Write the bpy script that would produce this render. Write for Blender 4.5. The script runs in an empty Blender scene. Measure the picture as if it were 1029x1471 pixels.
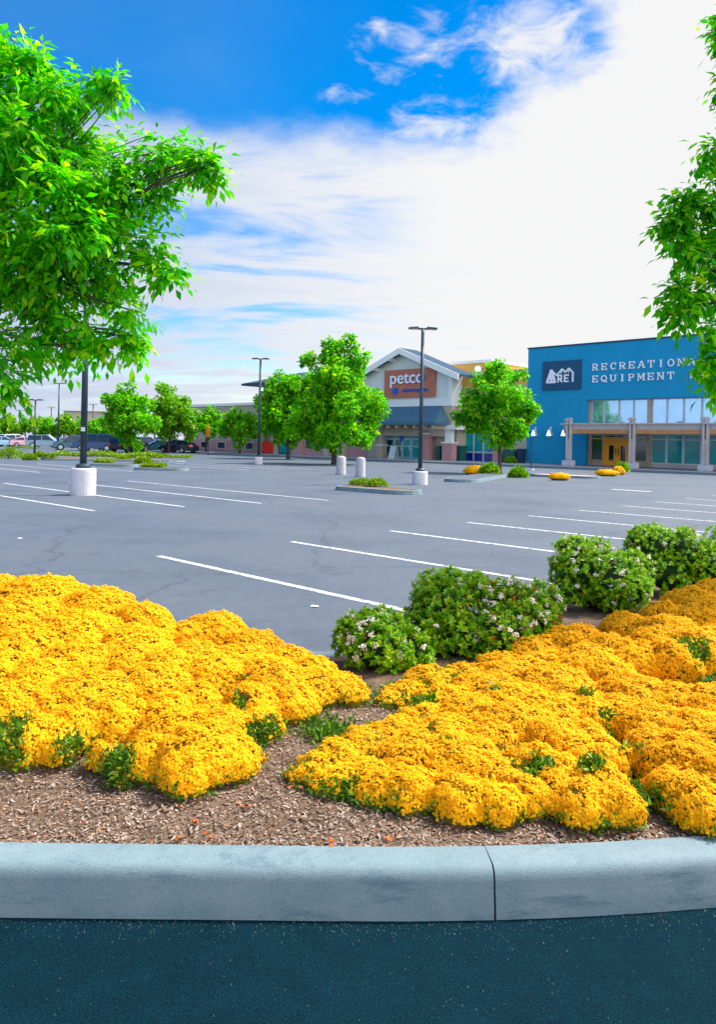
import bpy, math, random
import numpy as np
from mathutils import Vector, Matrix
random.seed(5)
rng = np.random.default_rng(5)
R = math.radians
scene = bpy.context.scene
COL = scene.collection
F, H, ROLL = 1100.0, 1.6, 0.0192
CR, SR = math.cos(ROLL), math.sin(ROLL)

# ---------------------------------------------------------------- picking helpers (photo pixel + real distance -> world point)
def ray(px, py):
    u, v = px - 514.5, 635.0 - py
    return Vector(((u*CR - v*SR)/F, 1.0, (u*SR + v*CR)/F))
def P(px, py, d):
    r = ray(px, py)
    return Vector((r.x*d, d, H + r.z*d))
def G(px, py, z=0.0):
    r = ray(px, py)
    d = (z - H)/r.z
    return Vector((r.x*d, d, z))

# ---------------------------------------------------------------- node helpers
def new_mat(name):
    m = bpy.data.materials.new(name); m.use_nodes = True
    nt = m.node_tree; nt.nodes.clear()
    out = nt.nodes.new('ShaderNodeOutputMaterial')
    return m, nt, out
def principled(nt, out, rough=0.7, spec=0.4, metal=0.0):
    b = nt.nodes.new('ShaderNodeBsdfPrincipled')
    b.inputs['Roughness'].default_value = rough
    b.inputs['Specular IOR Level'].default_value = spec
    b.inputs['Metallic'].default_value = metal
    nt.links.new(b.outputs[0], out.inputs['Surface'])
    return b
def noise(nt, scale, detail=4, rough=0.6, coord='Object', stretch=None):
    tc = nt.nodes.new('ShaderNodeTexCoord')
    n = nt.nodes.new('ShaderNodeTexNoise')
    n.inputs['Scale'].default_value = scale; n.inputs['Detail'].default_value = detail; n.inputs['Roughness'].default_value = rough
    if stretch:
        mp = nt.nodes.new('ShaderNodeMapping'); mp.inputs['Scale'].default_value = stretch
        nt.links.new(tc.outputs[coord], mp.inputs[0]); nt.links.new(mp.outputs[0], n.inputs['Vector'])
    else:
        nt.links.new(tc.outputs[coord], n.inputs['Vector'])
    return n
def ramp(nt, src, stops):
    r = nt.nodes.new('ShaderNodeValToRGB')
    el = r.color_ramp.elements
    while len(el) < len(stops): el.new(0.5)
    for e, (p, c) in zip(el, stops):
        e.position = p; e.color = (c[0], c[1], c[2], 1)
    nt.links.new(src, r.inputs[0])
    return r
def mixc(nt, fac, a, b, blend='MIX'):
    m = nt.nodes.new('ShaderNodeMix'); m.data_type = 'RGBA'; m.blend_type = blend
    for k, val in ((0, fac), (6, a), (7, b)):
        if hasattr(val, 'is_output') or isinstance(val, bpy.types.NodeSocket): nt.links.new(val, m.inputs[k])
        elif k == 0: m.inputs[0].default_value = val
        else: m.inputs[k].default_value = (val[0], val[1], val[2], 1)
    return m.outputs[2]
def bump(nt, b, h, strength=0.3, dist=0.02):
    n = nt.nodes.new('ShaderNodeBump'); n.inputs['Strength'].default_value = strength; n.inputs['Distance'].default_value = dist
    nt.links.new(h, n.inputs['Height']); nt.links.new(n.outputs[0], b.inputs['Normal'])
def simple(name, c1, c2=None, rough=0.7, scale=6, spec=0.4, bmp=0.15, metal=0.0, dist=0.02, stretch=None):
    m, nt, out = new_mat(name)
    b = principled(nt, out, rough, spec, metal)
    n = noise(nt, scale, 6, 0.65, stretch=stretch)
    c2 = c2 or tuple(x*0.75 for x in c1)
    r = ramp(nt, n.outputs['Fac'], [(0.3, c2), (0.68, c1)])
    nt.links.new(r.outputs[0], b.inputs['Base Color'])
    if bmp: bump(nt, b, n.outputs['Fac'], bmp, dist)
    return m
def leaf_mat(name, stops, trans=0.35, rough=0.45, tint=(1.0, 1.15, 0.4), var=((0.72, 0.78, 0.7), (1.2, 1.15, 1.1))):
    m, nt, out = new_mat(name)
    g = nt.nodes.new('ShaderNodeNewGeometry')
    r = ramp(nt, g.outputs['Random Per Island'], stops)
    n = noise(nt, 1.3, 2)
    v = ramp(nt, n.outputs['Fac'], [(0.3, var[0]), (0.7, var[1])])
    col = mixc(nt, 1.0, r.outputs[0], v.outputs[0], 'MULTIPLY')
    b = nt.nodes.new('ShaderNodeBsdfPrincipled')
    b.inputs['Roughness'].default_value = rough; b.inputs['Specular IOR Level'].default_value = 0.25
    nt.links.new(col, b.inputs['Base Color'])
    t = nt.nodes.new('ShaderNodeBsdfTranslucent')
    tc = mixc(nt, 1.0, col, tint, 'MULTIPLY')
    nt.links.new(tc, t.inputs['Color'])
    mx = nt.nodes.new('ShaderNodeMixShader'); mx.inputs[0].default_value = trans
    nt.links.new(b.outputs[0], mx.inputs[1]); nt.links.new(t.outputs[0], mx.inputs[2])
    nt.links.new(mx.outputs[0], out.inputs['Surface'])
    return m

M = {}
# ---- ground materials
def asphalt(name, c1, c2, c3, patch, rough=0.75, spec=0.5, grain=420, crack=0.7):
    m, nt, out = new_mat(name)
    b = principled(nt, out, rough, spec)
    fine = noise(nt, grain, 2, 0.7)
    big = noise(nt, 0.35, 5, 0.62)
    mid = noise(nt, 7, 4, 0.7)
    r = ramp(nt, fine.outputs['Fac'], [(0.34, c2), (0.5, c1), (0.72, c3)])
    rb = ramp(nt, big.outputs['Fac'], [(0.32, (0.72, 0.75, 0.79)), (0.5, (1, 1, 1)), (0.68, patch)])
    rm = ramp(nt, mid.outputs['Fac'], [(0.3, (0.86, 0.86, 0.86)), (0.7, (1.1, 1.1, 1.1))])
    c = mixc(nt, 1.0, r.outputs[0], rb.outputs[0], 'MULTIPLY')
    c = mixc(nt, 1.0, c, rm.outputs[0], 'MULTIPLY')
    # old oil drips and tyre-darkened blotches
    od = noise(nt, 0.9, 6, 0.7)
    ro = ramp(nt, od.outputs['Fac'], [(0.30, (0.66, 0.67, 0.70)), (0.40, (1, 1, 1))])
    c = mixc(nt, 1.0, c, ro.outputs[0], 'MULTIPLY')
    # thin sealed cracks
    v = nt.nodes.new('ShaderNodeTexVoronoi'); v.feature = 'DISTANCE_TO_EDGE'; v.inputs['Scale'].default_value = 0.17
    tc = nt.nodes.new('ShaderNodeTexCoord')
    wob = noise(nt, 1.2, 4)
    add = nt.nodes.new('ShaderNodeVectorMath'); add.operation = 'MULTIPLY_ADD'
    nt.links.new(wob.outputs['Color'], add.inputs[0]); add.inputs[1].default_value = (0.9, 0.9, 0.9)
    nt.links.new(tc.outputs['Object'], add.inputs[2]); nt.links.new(add.outputs[0], v.inputs['Vector'])
    rc = ramp(nt, v.outputs['Distance'], [(0.0, (0.45, 0.45, 0.48)), (0.006, (1, 1, 1))])
    c = mixc(nt, crack, c, rc.outputs[0], 'MULTIPLY')
    nt.links.new(c, b.inputs['Base Color'])
    bump(nt, b, fine.outputs['Fac'], 0.5, 0.006)
    return m
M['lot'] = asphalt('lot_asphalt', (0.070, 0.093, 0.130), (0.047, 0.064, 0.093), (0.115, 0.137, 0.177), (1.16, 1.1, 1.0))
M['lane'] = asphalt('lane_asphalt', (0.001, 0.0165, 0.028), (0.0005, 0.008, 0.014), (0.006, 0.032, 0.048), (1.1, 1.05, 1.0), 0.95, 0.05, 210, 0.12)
M['land'] = simple('dry_land', (0.10, 0.11, 0.07), rough=0.9, scale=0.5)

def paint():
    m, nt, out = new_mat('worn_white_paint')
    b = principled(nt, out, 0.6, 0.4)
    n = noise(nt, 9, 8, 0.75)
    r = ramp(nt, n.outputs['Fac'], [(0.40, (0.12, 0.14, 0.18)), (0.50, (0.58, 0.60, 0.64)), (0.8, (0.78, 0.79, 0.82))])
    nt.links.new(r.outputs[0], b.inputs['Base Color'])
    return m
M['paint'] = paint()
def concrete(name, c1, c2, stain):
    m, nt, out = new_mat(name)
    b = principled(nt, out, 0.8, 0.3)
    n = noise(nt, 5, 8, 0.7); f = noise(nt, 160, 3, 0.7); s = noise(nt, 3.2, 6, 0.75, stretch=(1, 1, 5))
    r = ramp(nt, n.outputs['Fac'], [(0.3, c2), (0.65, c1)])
    rf = ramp(nt, f.outputs['Fac'], [(0.3, (0.82, 0.82, 0.82)), (0.6, (1.05, 1.05, 1.05))])
    rs = ramp(nt, s.outputs['Fac'], [(0.30, stain), (0.47, (1, 1, 1))])
    c = mixc(nt, 1.0, r.outputs[0], rf.outputs[0], 'MULTIPLY')
    c = mixc(nt, 1.0, c, rs.outputs[0], 'MULTIPLY')
    nt.links.new(c, b.inputs['Base Color'])
    bump(nt, b, f.outputs['Fac'], 0.35, 0.004)
    return m
M['kerb'] = concrete('kerb_concrete', (0.185, 0.255, 0.285), (0.135, 0.205, 0.24), (0.50, 0.62, 0.68))
M['walk'] = concrete('pavement_concrete', (0.36, 0.37, 0.40), (0.28, 0.29, 0.33), (0.8, 0.8, 0.8))
M['plinth'] = concrete('plinth_concrete', (0.62, 0.62, 0.66), (0.5, 0.51, 0.56), (0.75, 0.75, 0.8))
M['bollard'] = concrete('bollard_concrete', (0.42, 0.42, 0.46), (0.34, 0.35, 0.39), (0.75, 0.75, 0.8))
M['sun_tint_walk'] = concrete('sun_tinted_pavement', (0.66, 0.50, 0.36), (0.58, 0.44, 0.33), (0.85, 0.85, 0.85))  # cream tone paints sunlight into this strip of pavement
def soil():
    m, nt, out = new_mat('bark_mulch_soil')
    b = principled(nt, out, 0.95, 0.1)
    n = noise(nt, 5, 8, 0.72); f = noise(nt, 90, 5, 0.75)
    r = ramp(nt, n.outputs['Fac'], [(0.28, (0.11, 0.075, 0.052)), (0.5, (0.22, 0.145, 0.10)), (0.7, (0.31, 0.215, 0.155))])
    rf = ramp(nt, f.outputs['Fac'], [(0.3, (0.45, 0.45, 0.45)), (0.7, (1.35, 1.3, 1.3))])
    nt.links.new(mixc(nt, 1.0, r.outputs[0], rf.outputs[0], 'MULTIPLY'), b.inputs['Base Color'])
    bump(nt, b, f.outputs['Fac'], 0.9, 0.02)
    return m
M['soil'] = soil()
def island_mat(name, stops, rough=0.9):
    m, nt, out = new_mat(name)
    b = principled(nt, out, rough, 0.15)
    g = nt.nodes.new('ShaderNodeNewGeometry')
    r = ramp(nt, g.outputs['Random Per Island'], stops)
    r.color_ramp.interpolation = 'LINEAR'
    nt.links.new(r.outputs[0], b.inputs['Base Color'])
    return m
M['chips'] = island_mat('mulch_chips', [(0, (0.09, 0.06, 0.042)), (0.35, (0.20, 0.135, 0.095)), (0.65, (0.28, 0.205, 0.155)), (0.90, (0.40, 0.34, 0.30)), (0.99, (0.40, 0.16, 0.06))])
M['grit'] = island_mat('gutter_grit', [(0, (0.01, 0.03, 0.04)), (0.7, (0.02, 0.05, 0.06)), (0.95, (0.03, 0.05, 0.055)), (1, (0.09, 0.10, 0.10))])
M['blossom'] = leaf_mat('golden_blossom', [(0, (0.94, 0.43, 0.002)), (0.2, (0.97, 0.54, 0.003)), (0.7, (0.98, 0.61, 0.004)), (1.0, (0.98, 0.68, 0.012))], 0.48, 0.8, (1.0, 1.0, 0.8), ((0.95, 0.88, 0.9), (1.05, 1.05, 1.0)))
M['inner'] = simple('plant_inner_stems', (0.26, 0.17, 0.006), (0.08, 0.09, 0.008), rough=0.9, scale=9, bmp=0)
M['sprig'] = leaf_mat('sprig_leaf', [(0, (0.03, 0.10, 0.006)), (0.5, (0.08, 0.22, 0.01)), (1, (0.20, 0.32, 0.02))], 0.25)
M['leaf_near'] = leaf_mat('ash_leaf', [(0, (0.018, 0.28, 0.001)), (0.35, (0.055, 0.50, 0.001)), (0.8, (0.20, 0.66, 0.002)), (1, (0.50, 0.74, 0.008))], 0.62, 0.5)
M['leaf_mid'] = leaf_mat('maple_leaf', [(0, (0.016, 0.24, 0.003)), (0.4, (0.09, 0.48, 0.003)), (0.8, (0.24, 0.62, 0.004)), (1, (0.54, 0.72, 0.01))], 0.58, 0.5)
M['leaf_far'] = leaf_mat('far_leaf', [(0, (0.04, 0.26, 0.004)), (0.5, (0.14, 0.44, 0.006)), (1, (0.38, 0.56, 0.012))], 0.4, 0.5)
M['shrub_leaf'] = leaf_mat('shrub_leaf', [(0, (0.03, 0.20, 0.003)), (0.4, (0.10, 0.38, 0.005)), (0.75, (0.30, 0.52, 0.008)), (0.97, (0.48, 0.54, 0.015)), (1, (0.42, 0.10, 0.02))], 0.42, 0.45)
M['young_leaf'] = leaf_mat('young_leaf', [(0, (0.12, 0.36, 0.005)), (0.6, (0.30, 0.50, 0.008)), (1, (0.50, 0.56, 0.02))], 0.3, 0.4)
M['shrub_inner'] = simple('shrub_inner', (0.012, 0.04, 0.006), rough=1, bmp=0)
M['white_bloom'] = island_mat('white_bloom', [(0, (0.55, 0.42, 0.36)), (0.5, (0.68, 0.64, 0.56)), (1, (0.72, 0.70, 0.55))], 0.7)
M['red_leaf'] = leaf_mat('red_leaf', [(0, (0.45, 0.07, 0.02)), (1, (0.55, 0.20, 0.03))], 0.3)
M['grass'] = leaf_mat('grass_blade', [(0, (0.08, 0.22, 0.01)), (0.5, (0.20, 0.36, 0.012)), (1, (0.36, 0.46, 0.02))], 0.3)
M['bark'] = simple('bark', (0.10, 0.075, 0.055), (0.03, 0.025, 0.02), rough=0.9, scale=22, bmp=0.6, stretch=(1, 1, 0.25))
# ---- building materials
M['blue_wall'] = simple('blue_stucco', (0.008, 0.305, 0.53), (0.006, 0.275, 0.485), rough=0.75, scale=0.7, bmp=0.05, spec=0.3)
M['blue_dark'] = simple('navy_sign_panel', (0.006, 0.075, 0.17), (0.004, 0.06, 0.14), rough=0.5, bmp=0)
M['cap'] = simple('dark_metal_cap', (0.02, 0.05, 0.11), rough=0.5, bmp=0)
M['white'] = simple('white_letter', (0.85, 0.87, 0.9), (0.8, 0.82, 0.86), rough=0.45, bmp=0)
M['taupe'] = simple('taupe_steel', (0.58, 0.51, 0.49), rough=0.6, scale=2, bmp=0.05)
M['tan'] = simple('tan_jamb', (0.50, 0.40, 0.28), rough=0.7, scale=2, bmp=0.05)
M['orange_wood'] = simple('orange_wood', (0.95, 0.40, 0.012), (0.84, 0.31, 0.008), rough=0.45, scale=3, bmp=0.05, stretch=(6, 6, 0.6))
M['soffit'] = simple('cedar_soffit', (0.62, 0.30, 0.11), (0.45, 0.2, 0.07), rough=0.6, scale=2, bmp=0.05)
def glass(name, c, c2, rough=0.06, spec=0.9, coat=0.6):
    m, nt, out = new_mat(name)
    b = principled(nt, out, rough, spec)
    n = noise(nt, 0.9, 3, 0.5)
    r = ramp(nt, n.outputs['Fac'], [(0.35, c2), (0.65, c)])
    nt.links.new(r.outputs[0], b.inputs['Base Color'])
    b.inputs['Coat Weight'].default_value = coat; b.inputs['Coat Roughness'].default_value = 0.02
    return m
M['glass_sky'] = glass('reflective_glass', (0.36, 0.60, 0.80), (0.30, 0.54, 0.76), 0.04, 1.0)
for nd in M['glass_sky'].node_tree.nodes:
    if nd.type == 'BSDF_PRINCIPLED': nd.inputs['Metallic'].default_value = 0.6
M['glass_teal'] = glass('teal_glass', (0.004, 0.36, 0.37), (0.002, 0.24, 0.27), 0.10, 0.3, 0.15)
M['glass_dark'] = glass('dark_glass', (0.008, 0.045, 0.04), (0.004, 0.02, 0.022), 0.08, 0.5)
M['glass_blue'] = glass('blue_window_film', (0.006, 0.03, 0.32), (0.004, 0.02, 0.22), 0.2, 0.4)
M['alu'] = simple('pale_aluminium', (0.62, 0.72, 0.76), rough=0.4, bmp=0, metal=0.2)
M['cyan_frame'] = simple('painted_door_frame', (0.30, 0.62, 0.74), rough=0.45, bmp=0)
M['gable_wall'] = simple('pale_grey_siding', (0.68, 0.74, 0.71), (0.64, 0.70, 0.67), rough=0.8, scale=1.5, bmp=0.05)
M['trim_white'] = simple('white_trim', (0.80, 0.82, 0.80), (0.74, 0.77, 0.76), rough=0.6, bmp=0)
M['roof'] = simple('slate_roof', (0.045, 0.085, 0.14), (0.03, 0.06, 0.10), rough=0.9, spec=0.1, scale=4, bmp=0.2)
M['awning'] = simple('blue_grey_awning', (0.06, 0.165, 0.25), (0.05, 0.14, 0.215), rough=0.6, scale=1.2, bmp=0.05)
M['red_panel'] = simple('terracotta_sign', (0.50, 0.17, 0.10), (0.44, 0.14, 0.085), rough=0.6, scale=2, bmp=0)
M['sign_blue'] = simple('sign_blue', (0.01, 0.10, 0.62), rough=0.4, bmp=0)
M['yellow_wall'] = simple('ochre_stucco', (0.74, 0.45, 0.11), (0.68, 0.4, 0.09), rough=0.8, scale=1, bmp=0.05)
M['beige_wall'] = simple('beige_stucco', (0.50, 0.43, 0.34), (0.45, 0.38, 0.3), rough=0.8, scale=1, bmp=0.05)
def brick(name, c1, c2, mortar, sc=1.0):
    m, nt, out = new_mat(name)
    b = principled(nt, out, 0.85, 0.2)
    tc = nt.nodes.new('ShaderNodeTexCoord')
    sp = nt.nodes.new('ShaderNodeSeparateXYZ'); nt.links.new(tc.outputs['Object'], sp.inputs[0])
    ad = nt.nodes.new('ShaderNodeMath'); ad.operation = 'ADD'
    nt.links.new(sp.outputs[0], ad.inputs[0]); nt.links.new(sp.outputs[1], ad.inputs[1])
    cb = nt.nodes.new('ShaderNodeCombineXYZ'); nt.links.new(ad.outputs[0], cb.inputs[0]); nt.links.new(sp.outputs[2], cb.inputs[1])
    br = nt.nodes.new('ShaderNodeTexBrick'); br.inputs['Scale'].default_value = sc
    br.inputs['Brick Width'].default_value = 0.4; br.inputs['Row Height'].default_value = 0.2; br.inputs['Mortar Size'].default_value = 0.012
    br.inputs['Color1'].default_value = (*c1, 1); br.inputs['Color2'].default_value = (*c2, 1); br.inputs['Mortar'].default_value = (*mortar, 1)
    nt.links.new(cb.outputs[0], br.inputs['Vector']); nt.links.new(br.outputs['Color'], b.inputs['Base Color'])
    return m
M['pink_brick'] = brick('pink_block', (0.52, 0.26, 0.27), (0.46, 0.22, 0.23), (0.5, 0.38, 0.37))
M['lamp_metal'] = simple('dark_bronze_metal', (0.025, 0.05, 0.065), (0.018, 0.035, 0.05), rough=0.45, scale=3, bmp=0.03)
M['lens'] = simple('lamp_lens', (0.6, 0.62, 0.6), rough=0.3, bmp=0)
M['red_board'] = simple('red_board', (0.85, 0.02, 0.008), (0.8, 0.015, 0.006), rough=0.5, bmp=0)
M['orange_board'] = simple('orange_banner', (0.85, 0.22, 0.01), rough=0.6, bmp=0)
M['green_bin'] = simple('dark_green_plastic', (0.01, 0.12, 0.10), rough=0.5, bmp=0)
M['navy_bin'] = simple('navy_bin', (0.01, 0.035, 0.09), rough=0.5, bmp=0)
M['tyre'] = simple('tyre_rubber', (0.012, 0.014, 0.018), rough=0.9, bmp=0)
M['rim'] = simple('alloy_rim', (0.5, 0.55, 0.6), rough=0.35, metal=0.7, bmp=0)
M['car_glass'] = glass('car_glass', (0.01, 0.035, 0.08), (0.006, 0.022, 0.055), 0.12, 0.4, 0.1)
M['headlight'] = simple('headlight_lens', (0.75, 0.8, 0.85), rough=0.15, bmp=0)
M['taillight'] = simple('taillight_lens', (0.75, 0.04, 0.01), rough=0.2, bmp=0)
M['plastic'] = simple('black_trim', (0.015, 0.02, 0.025), rough=0.6, bmp=0)
def emis(name, c, s):
    m, nt, out = new_mat(name)
    e = nt.nodes.new('ShaderNodeEmission'); e.inputs[0].default_value = (*c, 1); e.inputs[1].default_value = s
    nt.links.new(e.outputs[0], out.inputs['Surface']); return m
M['lit'] = emis('lit_lamp_glass', (0.55, 0.9, 1.0), 1.0)
M['paper'] = simple('paper_scrap', (0.8, 0.8, 0.8), rough=0.9, bmp=0)

def car_paint(name, c):
    m, nt, out = new_mat(name)
    b = principled(nt, out, 0.35, 0.5, 0.2)
    n = noise(nt, 2.0, 3)
    r = ramp(nt, n.outputs['Fac'], [(0.3, tuple(x*0.85 for x in c)), (0.7, c)])
    nt.links.new(r.outputs[0], b.inputs['Base Color'])
    b.inputs['Coat Weight'].default_value = 0.3; b.inputs['Coat Roughness'].default_value = 0.08
    return m

# ---------------------------------------------------------------- object helpers
def tag(o, label=None, cat=None, group=None, kind=None):
    if label: o['label'] = label
    if cat: o['category'] = cat
    if group: o['group'] = group
    if kind: o['kind'] = kind
    return o
def thing(name, label, cat, loc=(0, 0, 0), rz=0.0, group=None):
    o = bpy.data.objects.new(name, None); COL.objects.link(o)
    o.location = loc; o.rotation_euler = (0, 0, rz); o.empty_display_size = 0.2
    return tag(o, label, cat, group)
def link(name, me, m, parent=None):
    o = bpy.data.objects.new(name, me); COL.objects.link(o)
    if m is not None and not me.materials: me.materials.append(m)
    if parent is not None: o.parent = parent
    return o
def np_mesh(name, verts, faces, m, parent=None, smooth=False):
    me = bpy.data.meshes.new(name)
    verts = np.ascontiguousarray(verts, dtype=np.float32); faces = np.ascontiguousarray(faces, dtype=np.int32)
    nf, k = faces.shape
    me.vertices.add(len(verts)); me.vertices.foreach_set('co', verts.ravel())
    me.loops.add(nf*k); me.loops.foreach_set('vertex_index', faces.ravel())
    me.polygons.add(nf); me.polygons.foreach_set('loop_start', np.arange(0, nf*k, k, dtype=np.int32))
    me.polygons.foreach_set('loop_total', np.full(nf, k, dtype=np.int32))
    if smooth: me.polygons.foreach_set('use_smooth', np.ones(nf, dtype=bool))
    me.update(calc_edges=True); me.validate()
    return link(name, me, m, parent)
class MB:
    def __init__(s): s.v = []; s.f = []
    def add(s, vs, fs):
        b = len(s.v); s.v += [tuple(v) for v in vs]; s.f += [tuple(i + b for i in f) for f in fs]
        return s
    def box(s, x0, x1, y0, y1, z0, z1):
        if x0 > x1: x0, x1 = x1, x0
        if y0 > y1: y0, y1 = y1, y0
        if z0 > z1: z0, z1 = z1, z0
        return s.add([(x0,y0,z0),(x1,y0,z0),(x1,y1,z0),(x0,y1,z0),(x0,y0,z1),(x1,y0,z1),(x1,y1,z1),(x0,y1,z1)],
                     [(0,3,2,1),(4,5,6,7),(0,1,5,4),(1,2,6,5),(2,3,7,6),(3,0,4,7)])
    def prism(s, poly, axis, a, b):                       # polygon in the other two axes, extruded a..b along axis
        def pt(p, t):
            return {'x': (t, p[0], p[1]), 'y': (p[0], t, p[1]), 'z': (p[0], p[1], t)}[axis]
        n = len(poly)
        vs = [pt(p, a) for p in poly] + [pt(p, b) for p in poly]
        fs = [tuple(range(n-1, -1, -1)), tuple(range(n, 2*n))] + [(i, (i+1) % n, n+(i+1) % n, n+i) for i in range(n)]
        return s.add(vs, fs)
    def lathe(s, prof, n=20, c=(0, 0, 0)):                # list of (r, z)
        vs, fs = [], []
        for r, z in prof:
            for k in range(n):
                a = 2*math.pi*k/n
                vs.append((c[0]+r*math.cos(a), c[1]+r*math.sin(a), c[2]+z))
        for i in range(len(prof)-1):
            for k in range(n):
                fs.append((i*n+k, i*n+(k+1) % n, (i+1)*n+(k+1) % n, (i+1)*n+k))
        fs.append(tuple(range(n-1, -1, -1))); fs.append(tuple((len(prof)-1)*n+k for k in range(n)))
        return s.add(vs, fs)
    def tube(s, pts, rad, n=7):
        pts = [Vector(p) for p in pts]; vs, fs = [], []
        for i, p in enumerate(pts):
            t = (pts[min(i+1, len(pts)-1)] - pts[max(i-1, 0)]).normalized()
            a = t.cross(Vector((0.13, 0.31, 0.94)));
            if a.length < 0.05: a = t.cross(Vector((1, 0, 0)))
            a.normalize(); b = t.cross(a)
            for k in range(n):
                q = 2*math.pi*k/n
                vs.append(p + (a*math.cos(q) + b*math.sin(q))*rad[i])
        for i in range(len(pts)-1):
            for k in range(n):
                fs.append((i*n+k, i*n+(k+1) % n, (i+1)*n+(k+1) % n, (i+1)*n+k))
        fs.append(tuple(range(n-1, -1, -1))); fs.append(tuple((len(pts)-1)*n+k for k in range(n)))
        return s.add(vs, fs)
    def build(s, name, m, parent=None, smooth=False, bevel=0):
        me = bpy.data.meshes.new(name); me.from_pydata(s.v, [], s.f); me.update()
        import bmesh
        bm = bmesh.new(); bm.from_mesh(me); bmesh.ops.recalc_face_normals(bm, faces=bm.faces[:])
        if bevel: bmesh.ops.bevel(bm, geom=bm.edges[:], offset=bevel, segments=2, affect='EDGES')
        bm.to_mesh(me); bm.free()
        if smooth:
            for p in me.polygons: p.use_smooth = True
        return link(name, me, m, parent)
def copy_tree(o, parent=None):
    c = o.copy(); COL.objects.link(c); c.parent = parent
    for ch in list(o.children): copy_tree(ch, c)
    return c
def structure(o): o['kind'] = 'structure'; return o

# ================================================================ CAMERA, WORLD, SUN
cam = bpy.data.cameras.new('camera'); co = bpy.data.objects.new('camera', cam); COL.objects.link(co)
cam.sensor_fit = 'VERTICAL'; cam.sensor_height = 36.0; cam.lens = F*36.0/1471.0
cam.shift_y = -(735.5 - 635.0)/1471.0
cam.clip_start = 0.05; cam.clip_end = 4000
right, up = Vector((CR, 0, SR)), Vector((-SR, 0, CR)); back = right.cross(up)
mw = Matrix.Identity(4)
for i in range(3):
    mw[i][0], mw[i][1], mw[i][2] = right[i], up[i], back[i]
mw[2][3] = H
co.matrix_world = mw
scene.camera = co
scene.view_settings.view_transform = 'Standard'; scene.view_settings.look = 'None'
scene.view_settings.exposure = 1.22; scene.view_settings.gamma = 1.0

SUN_EL, SUN_AZ = R(52), R(66)
w = bpy.data.worlds.new('World'); scene.world = w; w.use_nodes = True
nt = w.node_tree; nt.nodes.clear()
wout = nt.nodes.new('ShaderNodeOutputWorld'); bg = nt.nodes.new('ShaderNodeBackground')
nt.links.new(bg.outputs[0], wout.inputs['Surface'])
sky = nt.nodes.new('ShaderNodeTexSky'); sky.sky_type = 'NISHITA'; sky.sun_disc = False
sky.sun_elevation = SUN_EL; sky.sun_rotation = SUN_AZ; sky.air_density = 1.0; sky.dust_density = 0.3; sky.ozone_density = 2.0
tc = nt.nodes.new('ShaderNodeTexCoord')
def mth(op, a, b=None, c=None, clamp=False):
    n = nt.nodes.new('ShaderNodeMath'); n.operation = op; n.use_clamp = clamp
    for i, x in enumerate((a, b, c)):
        if x is None: continue
        if isinstance(x, (int, float)): n.inputs[i].default_value = x
        else: nt.links.new(x, n.inputs[i])
    return n.outputs[0]
def sstep(x, lo, hi):
    n = nt.nodes.new('ShaderNodeMapRange'); n.interpolation_type = 'SMOOTHSTEP'
    nt.links.new(x, n.inputs[0]); n.inputs[1].default_value = lo; n.inputs[2].default_value = hi
    return n.outputs[0]
sp = nt.nodes.new('ShaderNodeSeparateXYZ'); nt.links.new(tc.outputs['Generated'], sp.inputs[0])
az = mth('MULTIPLY', mth('ARCTAN2', sp.outputs[0], sp.outputs[1]), 180/math.pi)
el = mth('MULTIPLY', mth('ARCSINE', sp.outputs[2]), 180/math.pi)
# cloud texture lives on a flat layer overhead, so streaks foreshorten towards the horizon
zc = mth('ADD', mth('MAXIMUM', sp.outputs[2], 0.0), 0.12)
cb = nt.nodes.new('ShaderNodeCombineXYZ')
nt.links.new(mth('DIVIDE', sp.outputs[0], zc), cb.inputs[0]); nt.links.new(mth('DIVIDE', sp.outputs[1], zc), cb.inputs[1])
def wn(scale, detail, rough, stretch=(1, 1, 1), off=(0, 0, 0), dist=0.0):
    mp = nt.nodes.new('ShaderNodeMapping'); mp.inputs['Scale'].default_value = stretch; mp.inputs['Location'].default_value = off
    nt.links.new(cb.outputs[0], mp.inputs[0])
    n = nt.nodes.new('ShaderNodeTexNoise'); n.inputs['Scale'].default_value = scale; n.inputs['Detail'].default_value = detail
    n.inputs['Roughness'].default_value = rough; n.inputs['Distortion'].default_value = dist
    nt.links.new(mp.outputs[0], n.inputs['Vector']); return n.outputs['Fac']
n_edge = wn(4.5, 9, 0.62, dist=0.3); n_puff = wn(8.0, 9, 0.62, off=(3.1, 1.7, 0), dist=0.5); n_streak = wn(1.7, 7, 0.6, (0.7, 1.6, 1), (7.3, 2.2, 0), 0.4)
# clear patch: above the cloud deck on the left half of the view
e1 = mth('SUBTRACT', el, 20.6)                                              # deck top
e2 = mth('SUBTRACT', el, mth('MULTIPLY_ADD', az, 0.62, 15.6))               # diagonal edge towards the sun side
e2b = mth('SUBTRACT', 17.5, az)
jig = mth('MULTIPLY', mth('SUBTRACT', n_edge, 0.5), 9.0)
jig1 = mth('MULTIPLY', mth('SUBTRACT', n_edge, 0.5), 4.0)
clear = mth('MULTIPLY', sstep(mth('ADD', e1, jig1), -1.2, 2.6), sstep(mth('ADD', mth('MINIMUM', e2, e2b), jig), -1.5, 2.2))
def puff(a0, el0, ra, re, lo, hi):
    da = mth('DIVIDE', mth('SUBTRACT', az, a0), ra); de = mth('DIVIDE', mth('SUBTRACT', el, el0), re)
    q = mth('SUBTRACT', 1.0, mth('SQRT', mth('ADD', mth('MULTIPLY', da, da), mth('MULTIPLY', de, de))))
    return sstep(mth('ADD', q, mth('MULTIPLY', mth('SUBTRACT', n_puff, 0.5), 3.6)), lo, hi)
pf = puff(3.6, 27.3, 4.2, 2.4, 0.1, 1.3)
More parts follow.
